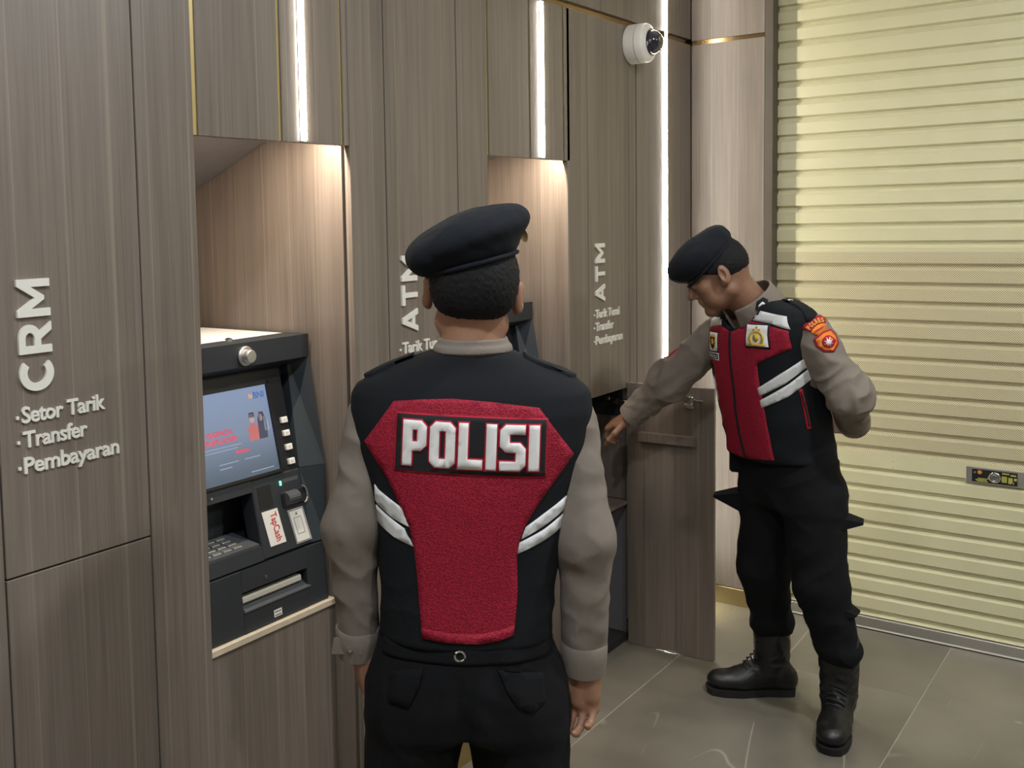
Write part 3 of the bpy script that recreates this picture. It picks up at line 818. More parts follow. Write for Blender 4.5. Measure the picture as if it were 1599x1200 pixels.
    B('shutter_bar', MB().box((1.703, 0.070, -0.03), (1.918, 0.088, -0.008), 0.004, M=Mw), 'cream')
    B('slot_edge', MB().box((1.70, 0.0515, -0.004), (1.938, 0.0535, 0.004), M=Mw), 'grey')
    B('sensor', MB().box((1.777, 0.115, 0), (1.785, 0.124, 0.002), 0.001, M=Mw), 'grey')
    pl_ = B('serial_plate', MB().box((1.800, 0.010, 0), (1.828, 0.028, 0.0008), M=Mw), 'sticker')
    B('plate_print', MB().box((1.803, 0.0125, 0.0008), (1.825, 0.0155, 0.0011), M=Mw).box((1.803, 0.021, 0.0008), (1.825, 0.024, 0.0011), M=Mw), 'ink', pl_)
    # camera knob on the hood and a small lamp on top
    Mh = frame((1.775, 1.886, 1.327), (1, 0, 0), (0, 0, 1))
    kb = B('hood_camera', MB().lathe([(0.024, 0), (0.025, 0.004), (0.023, 0.006), (0.017, 0.006), (0.017, 0.022), (0.015, 0.025), (0.004, 0.0255)], Mh, 24), 'alu', None, True)
    B('top_lamp', MB().lathe([(0.011, 0), (0.011, 0.004), (0.006, 0.008), (0.001, 0.009)], Matrix.Translation((1.776, 1.945, 1.361)), 14), 'chrome', None, True)
    return t


def screen_material():
    m, nt, b = new_mat('lit_screen')
    L = nt.links.new
    tc = N(nt, 'ShaderNodeTexCoord'); sp = N(nt, 'ShaderNodeSeparateXYZ'); L(tc.outputs['Generated'], sp.inputs[0])
    rp = N(nt, 'ShaderNodeValToRGB')
    rp.color_ramp.elements[0].position = 0.05; rp.color_ramp.elements[0].color = (0.085, 0.115, 0.15, 1)
    rp.color_ramp.elements[1].position = 0.9; rp.color_ramp.elements[1].color = (0.21, 0.27, 0.40, 1)
    e = rp.color_ramp.elements.new(0.5); e.color = (0.19, 0.235, 0.33, 1)
    L(sp.outputs['Z'], rp.inputs[0])
    b.inputs['Base Color'].default_value = (0.01, 0.01, 0.012, 1)
    b.inputs['Roughness'].default_value = 0.25
    L(rp.outputs[0], b.inputs['Emission Color']); b.inputs['Emission Strength'].default_value = 1.0
    return m


screen_mat = screen_material()
def scr(n, c): return emis('screen_' + n, c, 1.0)
scr_blue, scr_orange, scr_red, scr_red2 = scr('blue', (0.05, 0.09, 0.26)), scr('orange', (0.42, 0.22, 0.08)), scr('red', (0.30, 0.05, 0.08)), scr('brick', (0.26, 0.08, 0.08))
scr_grey, scr_skin, scr_dark = scr('grey', (0.13, 0.16, 0.22)), scr('skin', (0.30, 0.20, 0.18)), scr('dark', (0.035, 0.035, 0.055))
atm(1.512, 'charcoal cash machine with lit blue screen in the nearest niche beside the near officer')
atm(2.672, 'dark cash machine in the second niche, mostly hidden behind the near officer')

# ------------------------------------------------------------------ ceiling lights and added entrance-wall fill bars (outside the frame)
for i, (x, y, wt, c, where) in enumerate(DOWNLIGHTS):
    t = empty('ceiling_light', (x, y, CEIL_Z)); tag(t, 'round recessed ceiling downlight ' + where, 'light', 'ceiling downlights')
    MB().lathe([(0.11, -0.002), (0.12, -0.006), (0.12, -0.010), (0.095, -0.012), (0.09, -0.004)], Matrix.Identity(4), 28).build('rim', M_['cctv'], t, True)
    ld = bpy.data.lights.new('downlight', 'AREA'); ld.shape = 'DISK'; ld.size = 0.18; ld.energy = wt; ld.color = c
    lo = bpy.data.objects.new('lamp', ld); link(lo, t); lo.location = (0, 0, -0.016)
for y, nm in zip(FILL_BARS, ('nearest the cash machine wall', 'second from the cash machine wall', 'third from the cash machine wall', 'farthest from the cash machine wall')):  # added bars that brighten surfaces facing the entrance wall
    t = empty('fill_bar', (X0, y, 1.0)); tag(t, 'added tall fill light bar, unseen on the entrance wall, ' + nm, 'light', 'added fill light bars')
    MB().box((0.0, -0.02, 0), (0.012, 0.02, 1.9)).build('housing', M_['alu'], t)
    ld = bpy.data.lights.new('fill_bar_light', 'AREA'); ld.shape = 'RECTANGLE'; ld.size = 1.88; ld.size_y = 0.03; ld.energy = BAR_W; ld.color = (1.0, 0.93, 0.84)
    lo = bpy.data.objects.new('lamp', ld); link(lo, t)
    lo.matrix_local = frame((0.016, 0, 0.95), (0, 0, 1), (0, -1, 0)) if True else None
# ================================================================== people: signed-distance modelling
class Field:
    def __init__(s, lo, hi, h):
        s.h = h; s.lo = np.array(lo, float)
        s.n = np.ceil((np.array(hi, float) - s.lo) / h).astype(int) + 1
        s.a = np.full(s.n, 9.0, np.float32)

    def put(s, prim, k=0.0, op='u'):
        fn, lo, hi = prim
        m = k + 3 * s.h
        i0 = np.clip(np.floor((np.array(lo) - m - s.lo) / s.h).astype(int), 0, s.n - 1)
        i1 = np.clip(np.ceil((np.array(hi) + m - s.lo) / s.h).astype(int) + 1, 1, s.n)
        ax = [(s.lo[i] + np.arange(i0[i], i1[i]) * s.h).astype(np.float32) for i in range(3)]
        d = fn(ax[0][:, None, None], ax[1][None, :, None], ax[2][None, None, :])
        sl = tuple(slice(i0[i], i1[i]) for i in range(3))
        c = s.a[sl]
        d = np.broadcast_to(d, c.shape)
        if op == 'u':
            if k > 0:
                hh = np.maximum(k - np.abs(c - d), 0) / k
                s.a[sl] = np.minimum(c, d) - hh * hh * k * 0.25
            else:
                s.a[sl] = np.minimum(c, d)
        elif op == 's':
            d = -d
            if k > 0:
                hh = np.maximum(k - np.abs(c - d), 0) / k
                s.a[sl] = np.maximum(c, d) + hh * hh * k * 0.25
            else:
                s.a[sl] = np.maximum(c, d)
        return s


def bbox(pts, r):
    p = np.array(pts, float)
    return p.min(0) - r, p.max(0) + r


def cone(a, b, ra, rb):
    a, b = np.array(a, float), np.array(b, float)
    ab = b - a; L2 = float(ab @ ab) + 1e-12
    def fn(X, Y, Z):
        x, y, z = X - a[0], Y - a[1], Z - a[2]
        t = np.clip((x * ab[0] + y * ab[1] + z * ab[2]) / L2, 0, 1)
        return np.sqrt((x - t * ab[0]) ** 2 + (y - t * ab[1]) ** 2 + (z - t * ab[2]) ** 2) - (ra + (rb - ra) * t)
    lo, hi = bbox([a, b], max(ra, rb))
    return fn, lo, hi


def ell(c, r, R=None):
    c, r = np.array(c, float), np.array(r, float)
    R = np.eye(3) if R is None else np.array(R, float)     # rows: the ellipsoid's own axes
    def fn(X, Y, Z):
        x, y, z = X - c[0], Y - c[1], Z - c[2]
        q = [(R[i, 0] * x + R[i, 1] * y + R[i, 2] * z) / r[i] for i in range(3)]
        k0 = np.sqrt(q[0] ** 2 + q[1] ** 2 + q[2] ** 2) + 1e-9
        k1 = np.sqrt((q[0] / r[0]) ** 2 + (q[1] / r[1]) ** 2 + (q[2] / r[2]) ** 2) + 1e-9
        return k0 * (k0 - 1) / k1
    m = r.max()
    return fn, c - m, c + m


def loft(rows, n=2.4, tilt=0.0, tz=(1.0, 1.3), cap=0.012):
    """rows of (z, cx, half width, cy, front, back); stacked superellipses with rounded ends"""
    rows = sorted(rows); A = np.array(rows, float)
    zs = A[:, 0]
    def fn(X, Y, Z):
        if tilt:
            s = np.clip((Z - tz[0]) / (tz[1] - tz[0]), 0, 1); Z = Z + tilt * X * s
        zz = np.clip(Z, zs[0], zs[-1])
        f = [np.interp(zz, zs, A[:, i]).astype(np.float32) for i in range(1, 6)]
        b = np.where(Y > f[2], f[3], f[4])
        q = (np.abs(X - f[0]) / f[1]) ** n + (np.abs(Y - f[2]) / b) ** n
        d = (q ** (1 / n) - 1) * np.minimum(f[1], b)
        e = np.maximum(zs[0] - Z, Z - zs[-1])
        d, e = d + cap, e + cap
        return np.minimum(np.maximum(d, e), 0) + np.sqrt(np.maximum(d, 0) ** 2 + np.maximum(e, 0) ** 2) - cap
    ex = abs(tilt) * A[:, 2].max()
    lo = np.array([(A[:, 1] - A[:, 2]).min(), (A[:, 3] - A[:, 5]).min(), zs[0] - ex])
    hi = np.array([(A[:, 1] + A[:, 2]).max(), (A[:, 3] + A[:, 4]).max(), zs[-1] + ex])
    return fn, lo, hi


def nets(F, smooth=2):
    a = F.a; s = a < 0; n = np.array(a.shape)
    cnt = np.zeros(n - 1, np.int8)
    for dx in (0, 1):
        for dy in (0, 1):
            for dz in (0, 1):
                cnt += s[dx:n[0] - 1 + dx, dy:n[1] - 1 + dy, dz:n[2] - 1 + dz]
    act = (cnt > 0) & (cnt < 8)
    ci = np.argwhere(act)
    idx = np.full(n - 1, -1, np.int32); idx[act] = np.arange(len(ci))
    acc = np.zeros((len(ci), 3)); num = np.zeros(len(ci))
    for ax in range(3):
        o1, o2 = [k for k in range(3) if k != ax]
        for p in (0, 1):
            for q in (0, 1):
                A = np.zeros(3, int); A[o1] = p; A[o2] = q
                B = A.copy(); B[ax] = 1
                ia, ib = ci + A, ci + B
                va, vb = a[ia[:, 0], ia[:, 1], ia[:, 2]], a[ib[:, 0], ib[:, 1], ib[:, 2]]
                m = (va < 0) != (vb < 0)
                t = va[m] / (va[m] - vb[m])
                P = np.tile(A.astype(float), (m.sum(), 1)); P[:, ax] = t
                acc[m] += P; num[m] += 1
    V = F.lo + (ci + acc / num[:, None]) * F.h
    quads = []
    for ax in range(3):
        o1, o2 = (ax + 1) % 3, (ax + 2) % 3
        sa = [slice(1, -1)] * 3; sb = [slice(1, -1)] * 3
        sa[ax] = slice(0, -1); sb[ax] = slice(1, None)
        A_, B_ = s[tuple(sa)], s[tuple(sb)]
        e = np.argwhere(A_ != B_)
        ins = A_[e[:, 0], e[:, 1], e[:, 2]]
        off = np.ones(3, int); off[ax] = 0
        e = e + off
        u = np.zeros(3, int); u[o1] = 1; v = np.zeros(3, int); v[o2] = 1
        g = lambda c: idx[c[:, 0], c[:, 1], c[:, 2]]
        q = np.stack([g(e), g(e - u), g(e - u - v), g(e - v)], 1)
        q[~ins] = q[~ins][:, ::-1]
        quads.append(q)
    Q = np.concatenate(quads)
    Q = Q[(Q >= 0).all(1)]
    return lap(V, Q, smooth), Q


def lap(V, Q, it, lam=0.5):
    if not it: return V
    e = np.concatenate([Q[:, [0, 1]], Q[:, [1, 2]], Q[:, [2, 3]], Q[:, [3, 0]]])
    deg = np.bincount(e.ravel(), minlength=len(V)).astype(float)
    for _ in range(it):
        s = np.stack([np.bincount(e[:, 0], V[e[:, 1], k], len(V)) + np.bincount(e[:, 1], V[e[:, 0], k], len(V)) for k in range(3)], 1)
        V = V + lam * (s / np.maximum(deg, 1)[:, None] - V)
    return V


def normals(V, Q):
    n = np.cross(V[Q[:, 2]] - V[Q[:, 0]], V[Q[:, 3]] - V[Q[:, 1]])
    N_ = np.stack([np.bincount(Q.ravel(), np.repeat(n[:, k], 4), len(V)) for k in range(3)], 1)
    return N_ / (np.linalg.norm(N_, axis=1, keepdims=True) + 1e-12)


def waves(P, scale, seed, oct=3, stretch=(1, 1, 1)):
    """smooth pseudo-random field in about -1..1"""
    g = np.random.default_rng(seed)
    P = P * np.array(stretch) / scale
    out = np.zeros(len(P)); amp = 1.0; tot = 0
    for o in range(oct):
        f = 2.0 ** o
        W = P * f
        W = W + 0.6 * np.sin(W[:, [1, 2, 0]] * 1.7 + g.uniform(0, 6, 3))
        v = np.zeros(len(P))
        for k in range(5):
            d = g.normal(size=3); d *= 3.2 / np.linalg.norm(d)
            v += np.sin(W @ d + g.uniform(0, 6.28))
        out += amp * v / 2.6; tot += amp; amp *= 0.5
    return out / tot


def ridge(P, scale, seed, stretch=(1, 1, 1)):
    """crease-like field: sharp ridges, soft valleys"""
    w = waves(P, scale, seed, 2, stretch)
    return 1 - 2 * np.abs(w) ** 0.8


def field_obj(name, F, mat, parent=None, smooth=2, disp=None, bvh=False, mats=None, pick=None):
    V, Q = nets(F, smooth)
    if disp is not None:
        V = V + normals(V, Q) * disp(V)[:, None]
        V = lap(V, Q, 1, 0.35)
    mi = None
    if pick is not None: mi = pick(V[Q].mean(1))
    o = np_mesh(name, V, Q, mats or [mat], parent, mi)
    if bvh:
        return o, BVHTree.FromPolygons([tuple(p) for p in V.tolist()], Q.tolist())
    return o


def resample(poly, step):
    out = []
    for i in range(len(poly)):
        a, b = np.array(poly[i], float), np.array(poly[(i + 1) % len(poly)], float)
        k = max(1, int(math.ceil(np.linalg.norm(b - a) / step)))
        out += [a + (b - a) * j / k for j in range(k)]
    return out


def inside(pt, polys):
    c = False
    for poly in polys:
        j = len(poly) - 1
        for i in range(len(poly)):
            xi, yi = poly[i]; xj, yj = poly[j]
            if (yi > pt[1]) != (yj > pt[1]) and pt[0] < (xj - xi) * (pt[1] - yi) / (yj - yi) + xi: c = not c
            j = i
    return c


def nearest_on_ray(bvh, o, d):
    return min((bvh.find_nearest(o + d * t) for t in np.linspace(0, 1.1, 45)), key=lambda h: h[3])


def patch(name, polys, M, bvh, mat, parent, off=0.002, step=0.012, edge=0.005, puff=0.0):
    """sew a flat shape onto cloth: polys (first outline, then holes) live in M's xy plane and are pressed along -z of M"""
    verts, edges = [], []
    for p in polys:
        r = resample(p, step); n0 = len(verts)
        verts += [Vector((q[0], q[1])) for q in r]
        edges += [(n0 + i, n0 + (i + 1) % len(r)) for i in range(len(r))]
    A = np.array([v[:] for v in verts])
    lo, hi = A.min(0), A.max(0)
    for x in np.arange(lo[0] + step / 2, hi[0], step):
        for y in np.arange(lo[1] + step / 2, hi[1], step):
            if inside((x, y), polys) and np.min((A[:, 0] - x) ** 2 + (A[:, 1] - y) ** 2) > (0.5 * step) ** 2:
                verts.append(Vector((x, y)))
    vo, eo, fo, *_ = delaunay_2d_cdt(verts, edges, [], 0, 1e-6)
    faces = []
    for f in fo:
        c = sum((vo[i] for i in f), Vector((0, 0))) / len(f)
        if inside(c, polys):
            a = sum(vo[f[i]].cross(vo[f[(i + 1) % len(f)]]) for i in range(len(f)))
            faces.append(list(f) if a > 0 else list(f)[::-1])
    d = -(M.to_3x3() @ Vector((0, 0, 1)))
    P = []
    for v in vo:
        o = M @ Vector((v.x, v.y, 0))
        h = bvh.ray_cast(o, d)
        if h[0] is None:
            h = nearest_on_ray(bvh, o, d)
            q = h[0]
        else: q = h[0]
        nn = h[1] if h[1].dot(d) < 0 else -h[1]
        nn = (nn - 0.4 * d).normalized()
        P.append((q, nn))
    V = [q + nn * off for q, nn in P]
    cnt = {}
    for f in faces:
        for i in range(len(f)):
            k = (f[i], f[(i + 1) % len(f)])
            cnt[k] = cnt.get(k, 0) + 1
    low = {}
    F2 = list(faces)
    for (a, b) in list(cnt):
        if (b, a) not in cnt:
            for i in (a, b):
                if i not in low:
                    low[i] = len(V); V.append(P[i][0] - P[i][1] * max(0.0, edge - off))
            F2.append([b, a, low[a], low[b]])
    used = sorted({i for f in F2 for i in f}); mp = {u: i for i, u in enumerate(used)}
    return mesh_obj(name, [V[u] for u in used], [[mp[i] for i in f] for f in F2], mat, parent, smooth=False if step > 0.05 else True)


def press_text(name, s, rect, M, bvh, mat, parent, off=0.004, bold=0.015):
    me = fit_text(s, *rect, bold=bold)
    d = -(M.to_3x3() @ Vector((0, 0, 1)))
    for v in me.vertices:
        o = M @ v.co; h = bvh.ray_cast(o, d)
        if h[0] is None: h = nearest_on_ray(bvh, o, d)
        v.co = h[0] - d * off
    me.materials.append(mat); me.update()
    return link(bpy.data.objects.new(name, me), parent)


def offset_poly(poly, r):
    n = len(poly); out = []
    area = sum(poly[i][0] * poly[(i + 1) % n][1] - poly[(i + 1) % n][0] * poly[i][1] for i in range(n))
    sg = 1 if area > 0 else -1
    for i in range(n):
        p0, p1, p2 = (np.array(poly[(i + k) % n], float) for k in (-1, 0, 1))
        a, b = p1 - p0, p2 - p1
        a /= np.linalg.norm(a); b /= np.linalg.norm(b)
        na, nb = np.array([a[1], -a[0]]) * sg, np.array([b[1], -b[0]]) * sg
        m = na + nb; m /= max(0.3, (m @ m) / 2) ** 0.5 * np.linalg.norm(m) if False else 1
        k = m / max(0.35, (m @ na))
        out.append(tuple(p1 + k * r))
    return out


# ------------------------------------------------------------------ cloth, skin, leather
M_['skin'] = plain('brown_skin', (0.30, 0.155, 0.095), 0.5, bump=0.08, scale=260, var=0.06, spec=0.4)
M_['skin2'] = plain('dark_brown_skin', (0.225, 0.115, 0.070), 0.48, bump=0.08, scale=260, var=0.06, spec=0.4)
M_['lip'] = plain('brown_lips', (0.17, 0.070, 0.055), 0.45, var=0.05, scale=200)
M_['hair'] = plain('short_black_hair', (0.0032, 0.0032, 0.0038), 0.72, spec=0.3, bump=0.9, scale=520, var=0.5, stretch=(1, 1, 0.35))
M_['beret'] = fabric('black_felt', (0.0085, 0.0105, 0.015), 0.9, 700, 0.3, 0.15)
M_['shirt'] = fabric('khaki_grey_twill', (0.205, 0.175, 0.145), 0.85, 900, 0.2, 0.07)
M_['vest'] = fabric('black_vest_cloth', (0.0058, 0.0074, 0.010), 0.8, 1400, 0.35, 0.25)
M_['red'] = fabric('crimson_air_mesh', (0.27, 0.010, 0.028), 0.7, 260, 0.55, mesh=True)
M_['trouser'] = fabric('black_ripstop', (0.0042, 0.0046, 0.0058), 0.9, 700, 0.25, 0.15)
M_['reflective'] = fabric('silver_reflective_tape', (0.62, 0.63, 0.62), 0.42, 300, 0.25, 0.06, spec=0.6)
M_['patch_black'] = fabric('black_embroidery', (0.014, 0.014, 0.016), 0.8, 1200, 0.3, 0.2)
M_['white_thread'] = fabric('white_embroidery', (0.74, 0.73, 0.71), 0.75, 1200, 0.25, 0.06)
M_['red_thread'] = fabric('red_embroidery', (0.38, 0.012, 0.030), 0.75, 1200, 0.25, 0.1)
M_['gold_thread'] = fabric('gold_embroidery', (0.62, 0.40, 0.05), 0.6, 900, 0.3, 0.15)
M_['orange_thread'] = fabric('orange_embroidery', (0.70, 0.22, 0.03), 0.7, 900, 0.3, 0.1)
M_['leather'] = plain('black_boot_leather', (0.008, 0.008, 0.008), 0.42, bump=0.25, scale=90, var=0.2)
M_['rubber'] = plain('black_rubber', (0.009, 0.009, 0.009), 0.7, bump=0.2, scale=200, var=0.1)
M_['eye'] = plain('eye_white', (0.6, 0.56, 0.5), 0.2, var=0.02, scale=100)
M_['iris'] = plain('dark_iris', (0.015, 0.009, 0.006), 0.15, var=0.05, scale=100)
M_['horn'] = plain('khaki_button', (0.16, 0.14, 0.12), 0.4, var=0.05, scale=200)


def basis(fwd, roll=0.0):
    """head axes as rows right, forward, up"""
    f = np.array(fwd, float); f /= np.linalg.norm(f)
    r = np.cross(f, [0, 0, 1]); r /= np.linalg.norm(r); u = np.cross(r, f)
    c, s = math.cos(roll), math.sin(roll)
    return np.array([c * r - s * u, f, s * r + c * u])


class Head:
    def __init__(s, c, R, ear_out=0.0):
        s.c, s.R, s.eo = np.array(c, float), R, ear_out

    def P(s, p): return s.c + np.array(p, float) @ s.R

    def E(s, c, r, A=None):
        A = np.eye(3) if A is None else np.array(A, float)
        return ell(s.P(c), r, A @ s.R)

    def C(s, a, b, ra, rb): return cone(s.P(a), s.P(b), ra, rb)

    def skull(s, F, g=0.0, k=0.02):
        F.put(s.E((0, -0.010, 0.033), (0.076 + g, 0.094 + g, 0.080 + g)), k)
        F.put(s.E((0, -0.036, 0.004), (0.068 + g, 0.064 + g, 0.060 + g)), k)

    def build(s, F):
        s.skull(F)
        F.put(s.E((0, 0.030, -0.028), (0.060, 0.057, 0.080)), 0.02)
        for q in (-1, 1):
            F.put(s.C((q * 0.050, -0.008, -0.058), (q * 0.012, 0.066, -0.094), 0.021, 0.016), 0.022)
            F.put(s.E((q * 0.042, 0.056, -0.020), (0.022, 0.022, 0.020)), 0.02)
            F.put(s.E((q * 0.038, 0.048, -0.058), (0.022, 0.026, 0.026)), 0.02)
        F.put(s.E((0, 0.073, -0.097), (0.020, 0.017, 0.014)), 0.018)
        F.put(s.C((-0.030, 0.076, 0.022), (0.030, 0.076, 0.022), 0.012, 0.012), 0.016)
        for q in (-1, 1):
            F.put(s.E((q * 0.031, 0.094, 0.003), (0.016, 0.012, 0.010)), 0.012, 's')
            F.put(s.E((q * 0.031, 0.0745, 0.002), (0.0135, 0.0135, 0.0125)), 0.003)
        F.put(s.C((0, 0.084, 0.014), (0, 0.104, -0.027), 0.007, 0.0105), 0.014)
        F.put(s.E((0, 0.107, -0.030), (0.0105, 0.010, 0.0095)), 0.008)
        for q in (-1, 1):
            F.put(s.E((q * 0.012, 0.094, -0.034), (0.0085, 0.010, 0.0075)), 0.006)
        F.put(s.E((0, 0.085, -0.058), (0.022, 0.010, 0.014)), 0.012)
        F.put(s.C((-0.016, 0.084, -0.061), (0.016, 0.084, -0.061), 0.0055, 0.0055), 0.005)
        F.put(s.C((-0.014, 0.083, -0.0715), (0.014, 0.083, -0.0715), 0.0065, 0.0065), 0.005)
        F.put(s.E((0, 0.096, -0.0662), (0.021, 0.006, 0.0011)), 0.004, 's')
        for q in (-1, 1):      # ears: a tilted shell with a hollow
            an = math.radians(28) * q
            A = np.array([[math.cos(an), -math.sin(an), 0], [math.sin(an), math.cos(an), 0], [0, 0, 1]])
            ex = 0.079 + s.eo
            F.put(s.E((q * ex, -0.014, -0.004), (0.0085, 0.019, 0.032), A), 0.006)
            F.put(s.E((q * (ex - 0.004), 0.0, -0.026), (0.008, 0.010, 0.013)), 0.008)
            F.put(s.E((q * (ex + 0.0085), -0.008, -0.002), (0.0065, 0.0095, 0.017), A), 0.004, 's')

    def hair(s, name, mat, parent, z_fade, z_full, thick, line_y=0.062, seed=3, lo=-0.1):
        """cropped hair: a cap that thins to nothing towards the fade line"""
        F = Field(s.c - 0.135, s.c + 0.145, 0.003)
        s.skull(F, 0.0, 0.02)
        # cut the face off in front of a hairline that runs down past the ears
        R, c = s.R, s.c
        def cut(X, Y, Z):
            x, y, z = X - c[0], Y - c[1], Z - c[2]
            yy = R[1, 0] * x + R[1, 1] * y + R[1, 2] * z
            zz = R[2, 0] * x + R[2, 1] * y + R[2, 2] * z
            ln = np.where(zz > 0.03, line_y, np.clip(line_y - (0.03 - zz) * 2.3, -0.03, line_y))
            return ln - yy
        F.put((lambda X, Y, Z: -np.minimum(9, cut(X, Y, Z)) * -1 if False else cut(X, Y, Z) * 0.7, c - 0.2, c + 0.2), 0.004, 's') if False else None
        V, Q = nets(F, 3)
        n = normals(V, Q)
        L = (V - c) @ R.T
        t = np.clip((L[:, 2] - z_fade) / (z_full - z_fade), 0, 1); t = t * t * (3 - 2 * t)
        ln = np.where(L[:, 2] > 0.03, line_y, np.clip(line_y - (0.03 - L[:, 2]) * 2.0, -0.018, line_y))
        f = np.clip((ln - L[:, 1]) / 0.012, 0, 1)
        ns = waves(V, 0.0055, seed, 2)
        th = (thick + 0.0010 * ns) * t * f - 0.004 * (1 - np.minimum(t, f)) + 0.0011 * ns * (1 - t)
        V = V + n * th[:, None]
        return np_mesh(name, V, Q, [mat], parent)


def hand(F, wrist, d, n, right, curl, spread=0.05, scale=1.0, thumb_in=0.35, thumb_curl=0.5):
    """palm and five fingers; d towards the fingers, n out of the palm"""
    d = np.array(d, float); d /= np.linalg.norm(d)
    n = np.array(n, float); n -= d * (n @ d); n /= np.linalg.norm(n)
    t = np.cross(d, n) if right else np.cross(n, d)
    w = np.array(wrist, float); S = scale
    Pt = lambda a, b, c: w + S * (a * d + b * t + c * n)
    G = lambda a, b, ra, rb, k: F.put(cone(a, b, ra * S, rb * S), k)
    kn = [(0.094, 0.028), (0.098, 0.0085), (0.094, -0.0115), (0.086, -0.0295)]
    for a, b in kn:
        G(Pt(-0.01, b * 0.45, 0), Pt(a, b, -0.002), 0.0165, 0.0115, 0.012)
    G(Pt(0.03, 0.0, 0.004), Pt(0.075, 0.0, 0.003), 0.020, 0.018, 0.014)
    G(Pt(0.012, 0.022, 0.008), Pt(0.050, 0.030, 0.010), 0.017, 0.014, 0.012)   # ball of the thumb
    G(Pt(0.015, -0.022, 0.006), Pt(0.060, -0.026, 0.006), 0.015, 0.012, 0.012)
    ln = [0.071, 0.079, 0.073, 0.057]; rad = [0.0083, 0.0086, 0.0081, 0.0071]
    for i, (a, b) in enumerate(kn):
        p = Pt(a, b, 0); ang = 0.0
        sp = spread * (1.5 - i)
        for j, fr in enumerate((0.47, 0.29, 0.24)):
            ang += curl[i] * (0.75, 1.0, 0.7)[j]
            dd = math.cos(ang) * (d + sp * t * math.cos(ang)) + math.sin(ang) * n
            dd /= np.linalg.norm(dd)
            q = p + S * ln[i] * fr * dd
            r0, r1 = rad[i] * (1.08, 0.98, 0.92)[j], rad[i] * (0.98, 0.92, 0.78)[j]
            G(p, q, r0, r1, 0.0035 if j else 0.004)
            p = q
    p = Pt(0.028, 0.034, 0.010)
    dirs = [(0.62, 0.62, thumb_in), (0.85, 0.25, thumb_in + 0.25 * thumb_curl), (0.92, -0.05, thumb_in + 0.5 * thumb_curl)]
    for (a, b, c), l, r0, r1 in zip(dirs, (0.042, 0.034, 0.027), (0.0125, 0.0100, 0.0095), (0.0102, 0.0094, 0.0072)):
        dd = a * d + b * t + c * n; dd /= np.linalg.norm(dd)
        q = p + S * l * dd
        G(p, q, r0, r1, 0.006)
        p = q


def boot(parent, ankle, ang, shaft_top, label=None):
    """laced combat boot; ang is the direction of the toe from +y, positive towards +x"""
    f = Vector((math.sin(ang), math.cos(ang), 0)); s = Vector((math.cos(ang), -math.sin(ang), 0))
    o = Vector((ankle[0], ankle[1], 0))
    W = lambda a, b, c: tuple(o + f * a + s * b + Vector((0, 0, c)))
    R = np.array([s[:], f[:], (0, 0, 1)])
    F = Field(np.array(o) + (-0.28, -0.28, -0.01), np.array(o) + (0.28, 0.28, shaft_top + 0.06), 0.004)
    F.put(ell(W(-0.050, 0, 0.056), (0.038, 0.040, 0.046), R))
    F.put(cone(W(-0.045, 0, 0.046), W(0.10, 0, 0.044), 0.036, 0.036), 0.02)
    F.put(cone(W(-0.006, 0, 0.11), tuple(Vector((ankle[0], ankle[1], shaft_top))), 0.055, 0.063), 0.02)
    F.put(cone(W(0.015, 0, 0.088), W(0.105, 0, 0.052), 0.047, 0.037), 0.03)
    F.put(ell(W(0.110, 0.002, 0.046), (0.049, 0.075, 0.032), R), 0.02)
    F.put(ell(W(0.165, 0.002, 0.046), (0.044, 0.050, 0.033), R), 0.02)
    F.put((lambda X, Y, Z: Z - 0.016 + 0 * X + 0 * Y, np.array(o) - 0.3 + (0, 0, 0.25), np.array(o) + (0.3, 0.3, 0.03)), 0.004, 's')
    def disp(V):
        m = np.clip((V[:, 2] - 0.06) / 0.05, 0, 1)
        return 0.0028 * m * ridge(V, 0.05, 11, (1, 1, 1.7))
    b = field_obj('boot', F, M_['leather'], parent, 2, disp)
    if label: b['label'] = label
    out = []
    for i in range(48):
        a = 2 * math.pi * i / 48
        y = 0.068 + 0.152 * math.cos(a)
        wdt = np.interp(y, [-0.09, -0.05, 0.02, 0.11, 0.17, 0.222], [0.030, 0.041, 0.037, 0.052, 0.047, 0.026])
        out.append((math.copysign(1, math.sin(a)) * wdt * min(1, abs(math.sin(a)) * 2.6), y))
    Ms = Matrix((s, f, Vector((0, 0, 1)))).transposed().to_4x4(); Ms.translation = o
    mb = MB(); mb.prism([(x, y) for x, y in out], Ms, 0.024)
    for v in mb.bm.verts:
        if v.co.z < 0.001: v.co.x += (o.x - v.co.x) * 0.03; v.co.y += (o.y - v.co.y) * 0.02
    mb.build('sole', M_['rubber'], b)
    lc = MB()
    for i in range(6):
        a = i / 5
        p0 = Vector(W(0.098 - 0.058 * a, -0.028, 0.079 + 0.062 * a)); p1 = Vector(W(0.088 - 0.058 * a, 0.028, 0.088 + 0.062 * a))
        md = (p0 + p1) / 2 + f * 0.014 + Vector((0, 0, 0.016))
        lc.tube([p0, p0.lerp(md, 0.7), p1.lerp(md, 0.7), p1], 0.003, 6)
    lc.build('laces', M_['rubber'], b, True)
    return b


